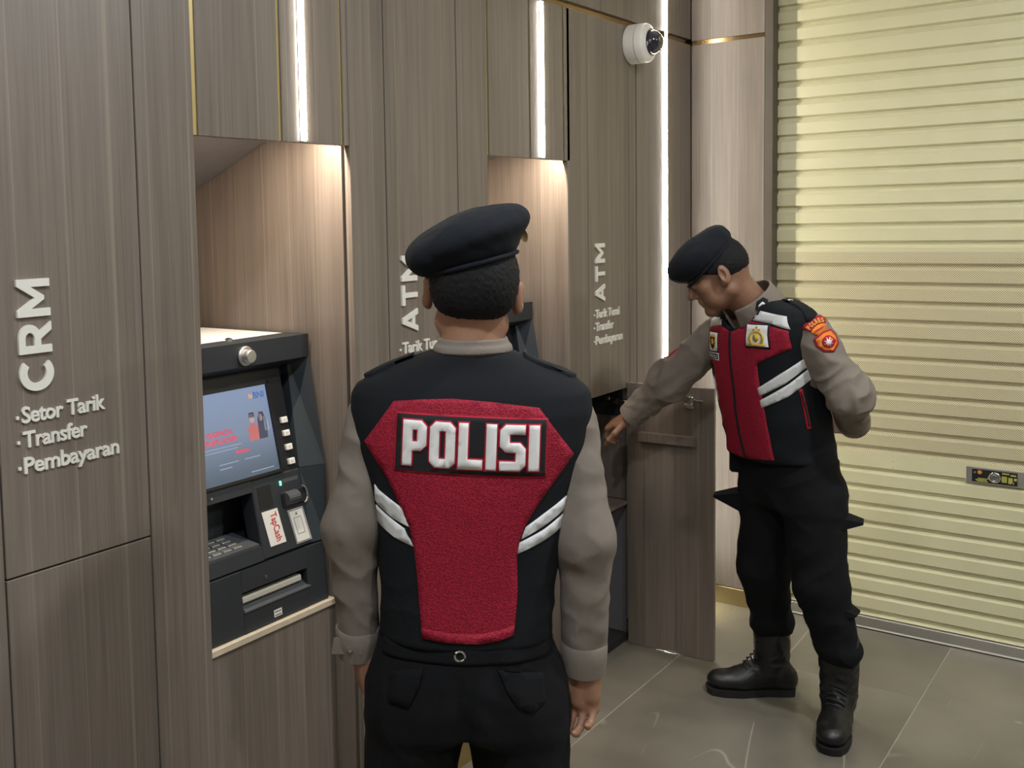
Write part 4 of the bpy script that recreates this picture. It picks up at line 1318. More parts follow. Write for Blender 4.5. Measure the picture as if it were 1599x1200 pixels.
LET = {  # stencil block capitals, 150 high
    'P': ([(0, 0), (29, 0), (29, 52), (60, 52), (78, 70), (78, 132), (60, 150), (0, 150)], [(29, 79), (50, 79), (50, 123), (29, 123)]),
    'O': ([(18, 0), (66, 0), (84, 18), (84, 132), (66, 150), (18, 150), (0, 132), (0, 18)], [(29, 27), (55, 27), (55, 123), (29, 123)]),
    'L': ([(0, 0), (80, 0), (80, 30), (29, 30), (29, 150), (0, 150)],),
    'I': ([(0, 0), (32, 0), (32, 150), (0, 150)],),
    'S': ([(0, 0), (66, 0), (84, 18), (84, 72), (66, 90), (29, 90), (29, 122), (82, 122), (82, 150), (18, 150), (0, 132), (0, 80), (18, 62), (55, 62), (55, 28), (0, 28)],),
}


def rot2(p, c, a):
    x, y = p[0] - c[0], p[1] - c[1]
    return (c[0] + x * math.cos(a) - y * math.sin(a), c[1] + x * math.sin(a) + y * math.cos(a))


def vest_back(parent, bvh, xl=-1.0):
    """crimson mesh panel, name patch and reflective tapes on the back"""
    Mb = frame((0, -0.8, 0), (1, 0, 0), (0, 0, 1))      # z of this frame points to -y, the viewer of the back
    S = lambda pts: [(max(x, xl), z) for x, z in pts]
    red = [(-0.145, 1.319), (-0.09, 1.323), (-0.035, 1.324), (0.04, 1.317), (0.123, 1.305), (0.187, 1.215), (0.162, 1.182), (0.138, 1.152), (0.113, 1.118), (0.094, 1.087),
           (0.083, 1.058), (0.078, 1.031), (0.079, 0.965), (0.075, 0.92), (0.070, 0.880), (0.04, 0.871), (0.005, 0.866), (-0.05, 0.868), (-0.099, 0.874), (-0.1045, 0.94),
           (-0.107, 0.992), (-0.112, 1.048), (-0.120, 1.083), (-0.133, 1.114), (-0.148, 1.148), (-0.164, 1.181), (-0.204, 1.239)]
    patch('red_panel', [S(red)], Mb, bvh, M_['red'], parent, 0.0022, 0.013)
    hem = [(-0.1005, 0.893), (-0.05, 0.886), (0.005, 0.884), (0.04, 0.889), (0.0712, 0.898), (0.070, 0.880), (0.04, 0.871), (0.005, 0.866), (-0.05, 0.868), (-0.099, 0.874)]
    patch('hem', [S(hem)], Mb, bvh, M_['red'], parent, 0.0048, 0.012)
    a = math.radians(-3.0); c = (-0.0035, 1.239)
    rc = lambda w, h: [rot2((c[0] + x * w, c[1] + y * h), c, a) for x, y in ((-1, -1), (1, -1), (1, 1), (-1, 1))]
    patch('name_border', [rc(0.1395, 0.0545)], Mb, bvh, M_['red_thread'], parent, 0.0042, 0.012)
    patch('name_patch', [rc(0.1365, 0.0515)], Mb, bvh, M_['patch_black'], parent, 0.0058, 0.012)
    widths = {'P': 78, 'O': 84, 'L': 80, 'I': 32, 'S': 84}
    tot = sum(widths[ch] for ch in 'POLISI') + 5 * 15
    u = 0.246 / tot; hgt = 0.0815 / 150
    x = -tot / 2 * u + c[0]
    for ch in 'POLISI':
        pl = [[rot2((x + px * u, c[1] + (py - 75) * hgt), c, a) for px, py in o] for o in LET[ch]]
        grow = [offset_poly(pl[0], 0.0036)] + [offset_poly(h, -0.0036) for h in pl[1:]]
        patch('letter_border', grow, Mb, bvh, M_['red_thread'], parent, 0.0072, 0.010)
        inn = [offset_poly(pl[0], 0.0010)] + [offset_poly(h, -0.0010) for h in pl[1:]]
        patch('letter', inn, Mb, bvh, M_['white_thread'], parent, 0.0088, 0.010)
        x += (widths[ch] + 15) * u
    tapes = [[(-0.186, 1.156), (-0.180, 1.148), (-0.1335, 1.119), (-0.1205, 1.084), (-0.150, 1.096), (-0.180, 1.116), (-0.187, 1.124)],
             [(-0.185, 1.114), (-0.178, 1.109), (-0.1285, 1.0785), (-0.1125, 1.046), (-0.150, 1.060), (-0.174, 1.075), (-0.183, 1.082)],
             [(0.0955, 1.084), (0.13, 1.106), (0.174, 1.131), (0.174, 1.107), (0.13, 1.083), (0.0865, 1.061)],
             [(0.0835, 1.055), (0.13, 1.075), (0.172, 1.098), (0.170, 1.073), (0.13, 1.054), (0.0795, 1.034)]]
    for tp in tapes: patch('reflective_tape', [S(tp)], Mb, bvh, M_['reflective'], parent, 0.0022, 0.011)


def emblem(parent, bvh, Mf, cx, cz, w, h, shield=False, tilt=0.0):
    """square cloth badge: a gold wreathed shield under three stars, or a gold-edged black shield"""
    T = lambda pts: [rot2((cx + x * w, cz + z * h), (cx, cz), tilt) for x, z in pts]
    patch('badge_backing', [T([(-.56, -.56), (.56, -.56), (.56, .56), (-.56, .56)])], Mf, bvh, M_['patch_black'], parent, 0.0035, 0.02)
    patch('badge', [T([(-.5, -.46), (.5, -.46), (.5, .5), (-.5, .5)])], Mf, bvh, M_['white_thread'], parent, 0.005, 0.02)
    ring = lambda r0, r1, n=20, cy=0.0: ([(r0 * math.cos(2 * math.pi * i / n), cy + r0 * math.sin(2 * math.pi * i / n)) for i in range(n)], [(r1 * math.cos(2 * math.pi * i / n), cy + r1 * math.sin(2 * math.pi * i / n)) for i in range(n)])
    if not shield:
        a, b = ring(0.36, 0.25, 22, -0.10)
        patch('badge_wreath', [T(a), T(b)], Mf, bvh, M_['gold_thread'], parent, 0.0062, 0.02)
        patch('badge_shield', [T([(-.13, .06), (0, .10), (.13, .06), (.13, -.16), (0, -.27), (-.13, -.16)])], Mf, bvh, M_['gold_thread'], parent, 0.0066, 0.02)
        patch('badge_scroll', [T([(-.40, -.34), (.40, -.34), (.34, -.42), (-.34, -.42)])], Mf, bvh, M_['gold_thread'], parent, 0.0066, 0.02)
        for sx, sz in ((0, .40), (-.13, .29), (.13, .29)):
            st = [((0.075 if i % 2 == 0 else 0.032) * math.cos(math.pi / 2 + i * math.pi / 5) + sx, (0.075 if i % 2 == 0 else 0.032) * math.sin(math.pi / 2 + i * math.pi / 5) + sz) for i in range(10)]
            patch('badge_star', [T(st)], Mf, bvh, M_['gold_thread'], parent, 0.0064, 0.02)
    else:
        sh = [(-.36, .30), (0, .42), (.36, .30), (.36, -.05), (.22, -.28), (0, -.42), (-.22, -.28), (-.36, -.05)]
        patch('badge_shield', [T(sh)], Mf, bvh, M_['gold_thread'], parent, 0.0062, 0.02)
        patch('badge_field', [T([(x * .82, z * .82) for x, z in sh])], Mf, bvh, M_['patch_black'], parent, 0.007, 0.02)
        patch('badge_flame', [T([(-.12, -.12), (.12, -.12), (.17, .02), (.06, .22), (0, .10), (-.10, .20), (-.15, .02)])], Mf, bvh, M_['gold_thread'], parent, 0.0078, 0.02)
        patch('badge_scroll', [T([(-.24, .27), (.24, .27), (.22, .33), (0, .36), (-.22, .33)])], Mf, bvh, M_['gold_thread'], parent, 0.0078, 0.02)


def wedge(parent, p, out, reach, up, down, tipz, w=0.055):
    """cargo flap that stands off the thigh and ends in a point"""
    out = Vector(out).normalized(); t = out.cross(Vector((0, 0, 1))).normalized(); p = Vector(p); Z = Vector((0, 0, 1))
    tip = p + out * reach + Z * tipz
    a = [p - t * w - Z * down, p + t * w - Z * down, tip + t * w * 0.5 - Z * 0.003, tip - t * w * 0.5 - Z * 0.003]
    b = [p - t * w + Z * up, p + t * w + Z * up, tip + t * w * 0.5 + Z * 0.003, tip - t * w * 0.5 + Z * 0.003]
    return MB().hexa(a + b).build('pocket_flap', M_['trouser'], parent)


# ================================================================== near officer, seen from behind
def officer_back():
    ang = math.radians(34.197)
    lips = None
    hd = Head((0.006, 0.018, 1.512), basis((0, 1, -0.04), math.radians(4.5)), 0.010)
    F = Field((-0.36, -0.25, 0.0), (0.36, 0.33, 1.70), 0.003)
    hd.build(F)
    F.put(cone((0, -0.008, 1.34), (0.004, 0.004, 1.47), 0.061, 0.056), 0.025)
    F.put(cone((-0.10, -0.012, 1.345), (0.10, -0.012, 1.335), 0.045, 0.045), 0.05)
    F.put(loft([(0.84, -0.02, 0.14, 0, 0.085, 0.085), (1.05, -0.012, 0.145, 0, 0.085, 0.085), (1.25, -0.005, 0.165, 0, 0.085, 0.085), (1.33, 0, 0.14, 0, 0.06, 0.06)]), 0.03)
    F.put(ell((-0.02, 0, 0.83), (0.15, 0.10, 0.11)), 0.03)
    wl, wr = (-0.236, 0.030, 0.800), (0.212, 0.012, 0.778)
    el, er = (-0.240, -0.015, 1.06), (0.214, -0.02, 1.04)
    sl, sr = (-0.188, 0.0, 1.315), (0.182, 0.0, 1.300)
    for s_, e_, w_ in ((sl, el, wl), (sr, er, wr)):
        F.put(cone(s_, e_, 0.043, 0.036), 0.03); F.put(cone(e_, w_, 0.036, 0.0245), 0.02)
    hand(F, wl, (0.16, 0.10, -1), (1, 0.25, 0.1), False, (0.42, 0.5, 0.55, 0.55), 0.03)
    hand(F, wr, (-0.12, -0.04, -1), (-0.42, -0.90, 0), True, (0.62, 0.72, 0.78, 0.82), 0.05, thumb_in=0.30)
    for hx, kx, ax in ((-0.115, -0.145, -0.150), (0.075, 0.095, 0.110)):
        F.put(cone((hx, 0, 0.80), (kx, 0.012, 0.46), 0.080, 0.054), 0.03)
        F.put(cone((kx, 0.012, 0.46), (ax, -0.028, 0.09), 0.050, 0.030), 0.03)
        F.put(cone((ax, -0.05, 0.05), (ax, 0.13, 0.045), 0.030, 0.026), 0.03)
    def pick(Cn):
        L = (Cn - hd.c) @ hd.R.T
        return ((np.abs(L[:, 0]) < 0.021) & (L[:, 1] > 0.078) & (np.abs(L[:, 2] + 0.0665) < 0.0105)).astype(int)
    p = field_obj('person', F, None, None, 1, mats=[M_['skin'], M_['lip']], pick=pick)
    p.location = (1.64694, 1.11913, 0); p.rotation_euler = (0, 0, ang - math.pi / 2)
    tag(p, 'person seen from behind in black beret and black-crimson POLISI vest, arms hanging', 'person')
    hd.hair('hair', M_['hair'], p, -0.076, -0.022, 0.0105, seed=5)
    for q in (-1, 1):
        ec = hd.P((q * 0.031, 0.0785, 0.002))
        MB().lathe([(0.0006, -0.011), (0.008, -0.008), (0.0112, 0), (0.008, 0.008), (0.0006, 0.011)], frame(ec, hd.R[0], hd.R[2]), 12).build('eye', M_['eye'], p, True)
    # beret
    a = math.radians(20); Rb = [[math.cos(a), 0, math.sin(a)], [0, 1, 0], [-math.sin(a), 0, math.cos(a)]]
    a2 = math.radians(13); Rc = [[math.cos(a2), 0, math.sin(a2)], [0, 1, 0], [-math.sin(a2), 0, math.cos(a2)]]
    F = Field((-0.17, -0.17, 1.48), (0.18, 0.19, 1.72), 0.0035)
    F.put(ell((-0.004, 0.004, 1.618), (0.119, 0.130, 0.050), Rb))
    F.put(ell((0.004, 0.008, 1.590), (0.091, 0.106, 0.034), Rc), 0.025)
    F.put(ell((-0.078, 0.0, 1.583), (0.043, 0.085, 0.036), Rb), 0.02)
    F.put(ell((0.070, 0.02, 1.648), (0.046, 0.085, 0.028), Rb), 0.02)
    b = field_obj('beret', F, M_['beret'], p, 2, lambda V: 0.0022 * waves(V, 0.09, 21) + 0.001 * waves(V, 0.03, 22))
    cv, rr = np.array((0.004, 0.008, 1.570)), (0.0895, 0.105)
    MB().tube([cv + np.array(Rc[0]) * rr[0] * math.cos(t) + np.array([0, 1, 0]) * rr[1] * math.sin(t) for t in np.linspace(0, 2 * math.pi, 49)], 0.0045, 8).build('band', M_['beret'], b, True)
    MB().lathe([(0.016, 0), (0.016, 0.002), (0.010, 0.004), (0.002, 0.004)], frame((0.106, 0.055, 1.622), (-0.4, 0.9, 0), (-0.2, 0, 1)), 10).build('badge', M_['gold'], b, True)
    # shirt: sleeves, core and collar in one cloth
    F = Field((-0.36, -0.2, 0.74), (0.36, 0.2, 1.46), 0.005)
    for s_, e_, w_, dz in ((sl, el, wl, -0.012), (sr, er, wr, -0.022)):
        F.put(cone((s_[0] * 1.02, s_[1], s_[2] - 0.04), e_, 0.052, 0.0495), 0.03)
        F.put(cone(e_, (w_[0], w_[1], w_[2] + 0.012), 0.0495, 0.043), 0.04)
    F.put(loft([(0.9, -0.012, 0.15, 0, 0.09, 0.09), (1.2, -0.004, 0.19, 0, 0.095, 0.095), (1.30, -0.004, 0.195, 0, 0.07, 0.075), (1.34, -0.004, 0.15, 0, 0.055, 0.055)]), 0.02)
    def sh_disp(V):
        arm = np.clip((np.abs(V[:, 0] + 0.01) - 0.16) / 0.04, 0, 1)
        side = V * np.array([1, 1, 1])
        return arm * (0.0032 * ridge(side + V[:, [2, 0, 1]] * 0.25, 0.11, 31, (1, 1, 1.5)) + 0.0016 * waves(V, 0.05, 32))
    sh = field_obj('shirt', F, M_['shirt'], p, 2, sh_disp)
    F = Field((-0.12, -0.12, 1.33), (0.12, 0.12, 1.46), 0.003)
    F.put(loft([(1.355, 0.001, 0.066, -0.002, 0.056, 0.054), (1.385, 0.003, 0.070, -0.002, 0.062, 0.060), (1.403, 0.003, 0.0735, -0.002, 0.068, 0.066), (1.428, 0.004, 0.066, 0.0, 0.066, 0.066)], 2.1, cap=0.003))
    F.put(loft([(1.40, 0.004, 0.0575, 0.0, 0.058, 0.058), (1.45, 0.004, 0.0615, 0.0, 0.062, 0.062)], 2.0, cap=0.001), 0.002, 's')
    F.put(loft([(1.400, 0.003, 0.0775, -0.002, 0.074, 0.071), (1.414, 0.003, 0.0745, -0.002, 0.072, 0.069)], 2.1, cap=0.001), 0.003)
    field_obj('collar', F, M_['shirt'], sh, 1, lambda V: 0.0009 * waves(V, 0.05, 41))
    for w_, e_, sgn in ((wl, el, -1), (wr, er, 1)):
        w3, e3 = Vector(w_), Vector(e_); ax = (w3 - e3).normalized()
        c0, c1 = w3 - ax * 0.045, w3 + ax * 0.018
        cf = MB(); Mc_ = frame(c0, (1, 0, 0), ax.cross(Vector((1, 0, 0))))
        if (Mc_.to_3x3() @ Vector((0, 0, 1))).dot(ax) < 0: Mc_ = frame(c0, (1, 0, 0), -ax.cross(Vector((1, 0, 0))))
        cf.lathe([(0.0425, -0.002), (0.0455, 0.003), (0.0450, 0.032), (0.0425, 0.062), (0.0395, 0.063), (0.0385, 0.045)], Mc_, 28)
        co = cf.build('cuff', M_['shirt'], sh, True)
        if sgn < 0:
            bt = Vector((w3.x - 0.012, w3.y - 0.0445, w3.z + 0.010))
            MB().lathe([(0.0072, 0), (0.0072, 0.002), (0.0050, 0.0035), (0.0035, 0.002), (0.001, 0.002)], frame(bt, (1, 0, 0.0), (0, 0.1, 1)), 14).build('button', M_['horn'], sh, True)
            tb = MB().hexa([(w3.x - 0.052, w3.y - 0.030, w3.z - 0.006), (w3.x + 0.010, w3.y - 0.046, w3.z + 0.0), (w3.x + 0.010, w3.y - 0.043, w3.z + 0.0), (w3.x - 0.050, w3.y - 0.026, w3.z - 0.006),
                            (w3.x - 0.046, w3.y - 0.033, w3.z + 0.028), (w3.x + 0.012, w3.y - 0.047, w3.z + 0.03), (w3.x + 0.012, w3.y - 0.044, w3.z + 0.03), (w3.x - 0.044, w3.y - 0.029, w3.z + 0.028)])
            tb.build('cuff_tab', M_['shirt'], sh)
    # vest
    rows = [(0.845, -0.020, 0.172, 0, 0.118, 0.116), (0.889, -0.018, 0.169, 0, 0.116, 0.114), (0.954, -0.014, 0.172, 0, 0.115, 0.112), (1.019, -0.012, 0.178, 0, 0.116, 0.113),
            (1.096, -0.008, 0.187, 0, 0.118, 0.116), (1.16, -0.005, 0.203, 0, 0.118, 0.118), (1.224, -0.005, 0.223, 0, 0.115, 0.117), (1.287, -0.003, 0.233, 0, 0.105, 0.110),
            (1.323, -0.004, 0.230, 0, 0.094, 0.100), (1.343, -0.008, 0.213, 0, 0.086, 0.092), (1.358, -0.009, 0.188, 0, 0.078, 0.084), (1.371, -0.013, 0.157, 0, 0.072, 0.078),
            (1.382, -0.012, 0.132, 0, 0.068, 0.074), (1.393, -0.006, 0.105, 0, 0.066, 0.070), (1.402, 0.002, 0.084, 0, 0.066, 0.068)]
    F = Field((-0.30, -0.19, 0.80), (0.30, 0.19, 1.45), 0.0045)
    F.put(loft(rows, 2.5, cap=0.010))
    # armhole hollows: the cloth is cut back where the sleeves come out
    def vdisp(V):
        low = np.clip((1.10 - V[:, 2]) / 0.15, 0, 1)
        return 0.0015 * waves(V, 0.16, 51) + 0.0022 * low * ridge(V, 0.14, 52, (0.6, 0.6, 1.6)) * np.clip((np.abs(V[:, 0]) - 0.08) / 0.05, 0, 1)
    vs, bv = field_obj('vest', F, M_['vest'], p, 3, vdisp, True)
    vest_back(vs, bv)
    Mt = frame((0, 0, 2.0), (1, 0, 0), (0, 1, 0))
    for q, pts in ((-1, [(-0.110, -0.026), (-0.192, -0.030), (-0.206, -0.012), (-0.206, 0.018), (-0.192, 0.032), (-0.110, 0.030)]), (1, [(0.100, -0.026), (0.100, 0.030), (0.185, 0.032), (0.198, 0.018), (0.198, -0.012), (0.186, -0.030)])):
        patch('epaulette', [pts], Mt, bv, M_['vest'], vs, 0.006, 0.012, 0.010)
    Mf = frame((0, 0.8, 0), (-1, 0, 0), (0, 0, 1))
    vest_front(vs, bv, Mf, False)
    # trousers
    tro = [(0.66, -0.024, 0.184, 0, 0.105, 0.125), (0.72, -0.022, 0.186, 0, 0.112, 0.132), (0.78, -0.020, 0.182, 0, 0.112, 0.126), (0.84, -0.019, 0.170, 0, 0.108, 0.110), (0.90, -0.016, 0.158, 0, 0.098, 0.10)]
    F = Field((-0.32, -0.22, 0.16), (0.28, 0.22, 0.94), 0.005)
    F.put(loft(tro, 2.3, cap=0.02))
    for hx, kx, ax in ((-0.118, -0.145, -0.150), (0.076, 0.095, 0.110)):
        F.put(cone((hx, -0.008, 0.72), (kx, 0.012, 0.46), 0.101, 0.090), 0.03)
        F.put(cone((kx, 0.012, 0.46), (ax, -0.018, 0.235), 0.090, 0.074), 0.03)
        F.put(ell((ax, -0.018, 0.245), (0.082, 0.085, 0.035)), 0.03)
    F.put(ell((-0.022, -0.16, 0.60), (0.010, 0.05, 0.16)), 0.03, 's')
    tdisp = lambda V: 0.0035 * ridge(V + V[:, [1, 2, 0]] * 0.2, 0.15, 61, (1, 1, 1.2)) + 0.0012 * waves(V, 0.05, 62)
    tr, bt_ = field_obj('trousers', F, M_['trouser'], p, 3, tdisp, True)
    Mb = frame((0, -0.8, 0), (1, 0, 0), (0, 0, 1))
    patch('back_pocket_flap', [[(-0.160, 0.800), (-0.098, 0.815), (-0.105, 0.785), (-0.128, 0.742), (-0.165, 0.748)]], Mb, bt_, M_['trouser'], tr, 0.005, 0.012)
    patch('back_pocket_flap', [[(0.040, 0.815), (0.125, 0.800), (0.128, 0.752), (0.100, 0.735), (0.075, 0.748), (0.055, 0.780)]], Mb, bt_, M_['trouser'], tr, 0.005, 0.012)
    patch('waistband', [[(-0.175, 0.855), (0.140, 0.855), (0.142, 0.825), (-0.178, 0.825)]], Mb, bt_, M_['trouser'], tr, 0.004, 0.012)
    h = bv and bt_.ray_cast(Vector((-0.030, -0.8, 0.842)), Vector((0, 1, 0)))
    q = h[0] + Vector((0, -0.006, 0))
    ring = [q + Vector((0.0095 * math.cos(t), 0, 0.0095 * math.sin(t))) for t in np.linspace(0, 2 * math.pi, 21)]
    MB().tube(ring, 0.0022, 6).build('snap_ring', M_['chrome'], tr, True)
    wedge(tr, (-0.165, -0.01, 0.545), (-1, -0.25, 0), 0.085, 0.02, 0.05, -0.02)
    wedge(tr, (0.115, -0.01, 0.545), (1, -0.25, 0), 0.085, 0.02, 0.05, -0.02)
    boot(p, (-0.150, -0.02), math.radians(-8), 0.25); boot(p, (0.110, -0.02), math.radians(10), 0.25)
    return p


def vest_front(vs, bv, Mf, full, dx=0.0):
    """front of the vest; Mf has x to the wearer's left... here local x is mirrored so that points are given in body x"""
    S = lambda pts: [(-x, z) for x, z in pts]
    K = FRONT if full else FRONT_FAR
    patch('red_panel', [S(K['red'])], Mf, bv, M_['red'], vs, 0.0022, 0.012)
    for tp in K['tape']: patch('reflective_tape', [S(tp)], Mf, bv, M_['reflective'], vs, 0.0022, 0.011)
    patch('zip', [S(K['zip'])], Mf, bv, M_['patch_black'], vs, 0.0040, 0.010)


FRONT_FAR = dict(
    red=[(-0.10, 1.28), (0.10, 1.28), (0.155, 1.20), (0.075, 1.13), (0.07, 1.0), (0.06, 0.872), (-0.085, 0.872), (-0.09, 1.0), (-0.095, 1.13), (-0.165, 1.20)],
    tape=[[(0.08, 1.105), (0.185, 1.15), (0.185, 1.125), (0.08, 1.08)], [(0.078, 1.07), (0.182, 1.115), (0.182, 1.09), (0.078, 1.045)],
          [(-0.10, 1.105), (-0.195, 1.15), (-0.195, 1.125), (-0.098, 1.08)], [(-0.098, 1.07), (-0.195, 1.115), (-0.195, 1.09), (-0.098, 1.045)],
          [(-0.085, 1.325), (-0.19, 1.325), (-0.185, 1.285), (-0.10, 1.285)], [(0.085, 1.325), (0.18, 1.325), (0.175, 1.285), (0.10, 1.285)]],
    zip=[(-0.013, 1.335), (-0.003, 1.335), (-0.005, 0.872), (-0.015, 0.872)])
FRONT = dict(
    red=[(-0.040, 1.322), (-0.110, 1.316), (-0.172, 1.298), (-0.171, 1.244), (-0.129, 1.218), (-0.08, 1.191), (-0.079, 1.147), (-0.081, 1.086), (-0.082, 1.004), (-0.088, 0.882), (-0.03, 0.874), (0.021, 0.868),
         (0.09, 0.872), (0.122, 0.880), (0.124, 1.0), (0.126, 1.10), (0.128, 1.165), (0.17, 1.195), (0.195, 1.215), (0.195, 1.262), (0.13, 1.288), (0.085, 1.300), (0.064, 1.292), (0.024, 1.280), (-0.012, 1.294)],
    tape=[[(-0.040, 1.326), (-0.072, 1.356), (-0.165, 1.342), (-0.176, 1.302), (-0.128, 1.318)], [(0.078, 1.298), (0.085, 1.322), (0.135, 1.318), (0.198, 1.297), (0.197, 1.266), (0.135, 1.290)],
          [(0.130, 1.108), (0.215, 1.155), (0.215, 1.13), (0.130, 1.084)], [(0.128, 1.07), (0.215, 1.115), (0.215, 1.09), (0.128, 1.045)]],
    zip=[(0.019, 1.284), (0.029, 1.284), (0.027, 1.17), (0.026, 1.10), (0.035, 1.02), (0.036, 0.95), (0.025, 0.869), (0.015, 0.869), (0.027, 0.95), (0.026, 1.02), (0.017, 1.10), (0.018, 1.17)])
off_a = officer_back()

# ================================================================== officer at the cupboard
def officer_side():
    ang = math.radians(-208.7796)
    hf = (0.588 * math.cos(math.radians(28)), 0.809 * math.cos(math.radians(28)), -math.sin(math.radians(28)))
    hd = Head((0.06, 0.26, 1.465), basis(hf), 0.004)
    F = Field((-0.42, -0.28, 0.0), (0.66, 0.46, 1.64), 0.0032)
    hd.build(F)
    F.put(cone((0.0, 0.110, 1.30), hd.P((0, -0.026, -0.045)), 0.062, 0.055), 0.025)
    F.put(cone((-0.11, 0.115, 1.325), (0.11, 0.135, 1.275), 0.045, 0.045), 0.05)
    F.put(loft([(0.84, 0, 0.14, 0.02, 0.085, 0.085), (1.05, 0, 0.145, 0.06, 0.085, 0.085), (1.22, 0, 0.16, 0.10, 0.085, 0.085), (1.30, 0, 0.12, 0.12, 0.06, 0.06)]), 0.03)
    F.put(ell((0, 0.02, 0.83), (0.15, 0.10, 0.11)), 0.03)
    sr, er, wr = (0.165, 0.155, 1.265), (0.330, 0.245, 1.080), (0.470, 0.300, 0.945)
    sl, el, wl = (-0.170, 0.100, 1.290), (-0.252, 0.025, 1.100), (-0.105, -0.145, 0.975)
    for s_, e_, w_ in ((sl, el, wl), (sr, er, wr)):
        F.put(cone(s_, e_, 0.044, 0.037), 0.03); F.put(cone(e_, w_, 0.037, 0.0255), 0.02)
    hand(F, wr, (0.78, 0.34, -0.50), (-0.30, -0.45, -0.85), True, (0.95, 1.05, 1.1, 1.1), 0.04, thumb_in=0.15, thumb_curl=0.5)
    hand(F, wl, (0.93, -0.10, -0.12), (-0.1, -0.95, 0.1), False, (0.35, 0.45, 0.5, 0.5), 0.03)
    for hx, hy, kx, ky, ax, ay in ((0.085, 0.01, 0.104, 0.025, 0.124, -0.035), (-0.09, 0.01, -0.120, 0.0, -0.147, -0.06)):
        F.put(cone((hx, hy, 0.80), (kx, ky, 0.47), 0.078, 0.050), 0.03)
        F.put(cone((kx, ky, 0.47), (ax, ay, 0.09), 0.050, 0.030), 0.03)
    F.put(cone((0.128, -0.06, 0.05), (0.20, 0.09, 0.045), 0.030, 0.026), 0.03)
    F.put(cone((-0.143, -0.07, 0.05), (-0.205, 0.03, 0.045), 0.030, 0.026), 0.03)
    def pick(Cn):
        L = (Cn - hd.c) @ hd.R.T
        return ((np.abs(L[:, 0]) < 0.021) & (L[:, 1] > 0.078) & (np.abs(L[:, 2] + 0.0665) < 0.0105)).astype(int)
    p = field_obj('person', F, None, None, 1, mats=[M_['skin2'], M_['lip']], pick=pick)
    p.location = (3.42, 1.06, 0); p.rotation_euler = (0, 0, ang - math.pi / 2)
    tag(p, 'person in black beret and crimson vest looking down, reaching into the open cupboard', 'person')
    hd.hair('hair', M_['hair'], p, -0.058, 0.02, 0.0045, seed=8)
    for q in (-1, 1):
        ec = hd.P((q * 0.031, 0.0770, 0.001))
        e = MB().lathe([(0.0006, -0.0112), (0.008, -0.008), (0.0113, 0), (0.008, 0.008), (0.0006, 0.0112)], frame(ec, hd.R[0], hd.R[2]), 14).build('eye', M_['eye'], p, True)
        gz = hd.R[1] * 0.9 - hd.R[2] * 0.45
        MB().lathe([(0.0058, 0), (0.0052, 0.001), (0.001, 0.0016)], frame(ec + gz / np.linalg.norm(gz) * 0.0106, hd.R[0], np.cross(gz, hd.R[0])), 12).build('iris', M_['iris'], e, True)
        # upper lid and brow
        lid = MB().tube([hd.P((q * x, y, z)) for x, y, z in ((0.018, 0.0835, 0.004), (0.025, 0.0885, 0.0075), (0.033, 0.0880, 0.0078), (0.042, 0.0810, 0.004))], [0.0022, 0.0042, 0.0042, 0.002], 8)
        lid.build('eyelid', M_['skin2'], p, True)
        br = MB().tube([hd.P((q * x, y, z)) for x, y, z in ((0.012, 0.0885, 0.019), (0.024, 0.0885, 0.024), (0.036, 0.0830, 0.0255), (0.046, 0.0735, 0.021))], [0.0025, 0.0036, 0.0034, 0.0015], 8)
        br.build('eyebrow', M_['hair'], p, True)
    # beret
    Rh = hd.R
    tlt = lambda a: (np.array([[1, 0, 0], [0, math.cos(a), math.sin(a)], [0, -math.sin(a), math.cos(a)]]))
    F = Field(hd.c - 0.17, hd.c + 0.21, 0.0035)
    F.put(hd.E((0.004, 0.030, 0.084), (0.105, 0.104, 0.053), tlt(math.radians(-14))))
    F.put(hd.E((0, 0.000, 0.062), (0.088, 0.102, 0.036), tlt(math.radians(-24))), 0.025)
    F.put(hd.E((0.0, -0.040, 0.108), (0.070, 0.050, 0.034), tlt(math.radians(-20))), 0.02)
    F.put(hd.E((0.02, 0.090, 0.058), (0.075, 0.042, 0.034), tlt(math.radians(-8))), 0.02)
    b = field_obj('beret', F, M_['beret'], p, 2, lambda V: 0.0022 * waves(V, 0.09, 23) + 0.001 * waves(V, 0.03, 24))
    a = math.radians(-22)
    ring = [hd.P((0.0865 * math.cos(t), 0.004 + 0.100 * math.sin(t) * math.cos(a), 0.044 + 0.100 * math.sin(t) * math.sin(a))) for t in np.linspace(0, 2 * math.pi, 49)]
    MB().tube(ring, 0.0045, 8).build('band', M_['beret'], b, True)
    MB().lathe([(0.015, 0), (0.015, 0.002), (0.010, 0.004), (0.002, 0.004)], frame(hd.P((0.052, 0.121, 0.068)), hd.R[0] - 0.5 * hd.R[1], hd.R[2]), 12).build('badge', M_['gold'], b, True)
    # shirt
    F = Field((-0.40, -0.26, 0.86), (0.60, 0.40, 1.45), 0.005)
    F.put(cone(sl, el, 0.058, 0.060), 0.03); F.put(cone(el, (-0.125, -0.122, 0.985), 0.060, 0.050), 0.04)
    F.put(cone(sr, er, 0.060, 0.064), 0.03); F.put(cone(er, (0.445, 0.292, 0.965), 0.064, 0.046), 0.04)
    F.put(loft([(0.9, 0, 0.15, 0.03, 0.10, 0.09), (1.2, 0, 0.175, 0.10, 0.095, 0.095), (1.27, 0, 0.175, 0.12, 0.07, 0.075), (1.31, 0, 0.13, 0.14, 0.05, 0.05)], tilt=0.12), 0.02)
    e_r, e_l = np.array(er), np.array(el)
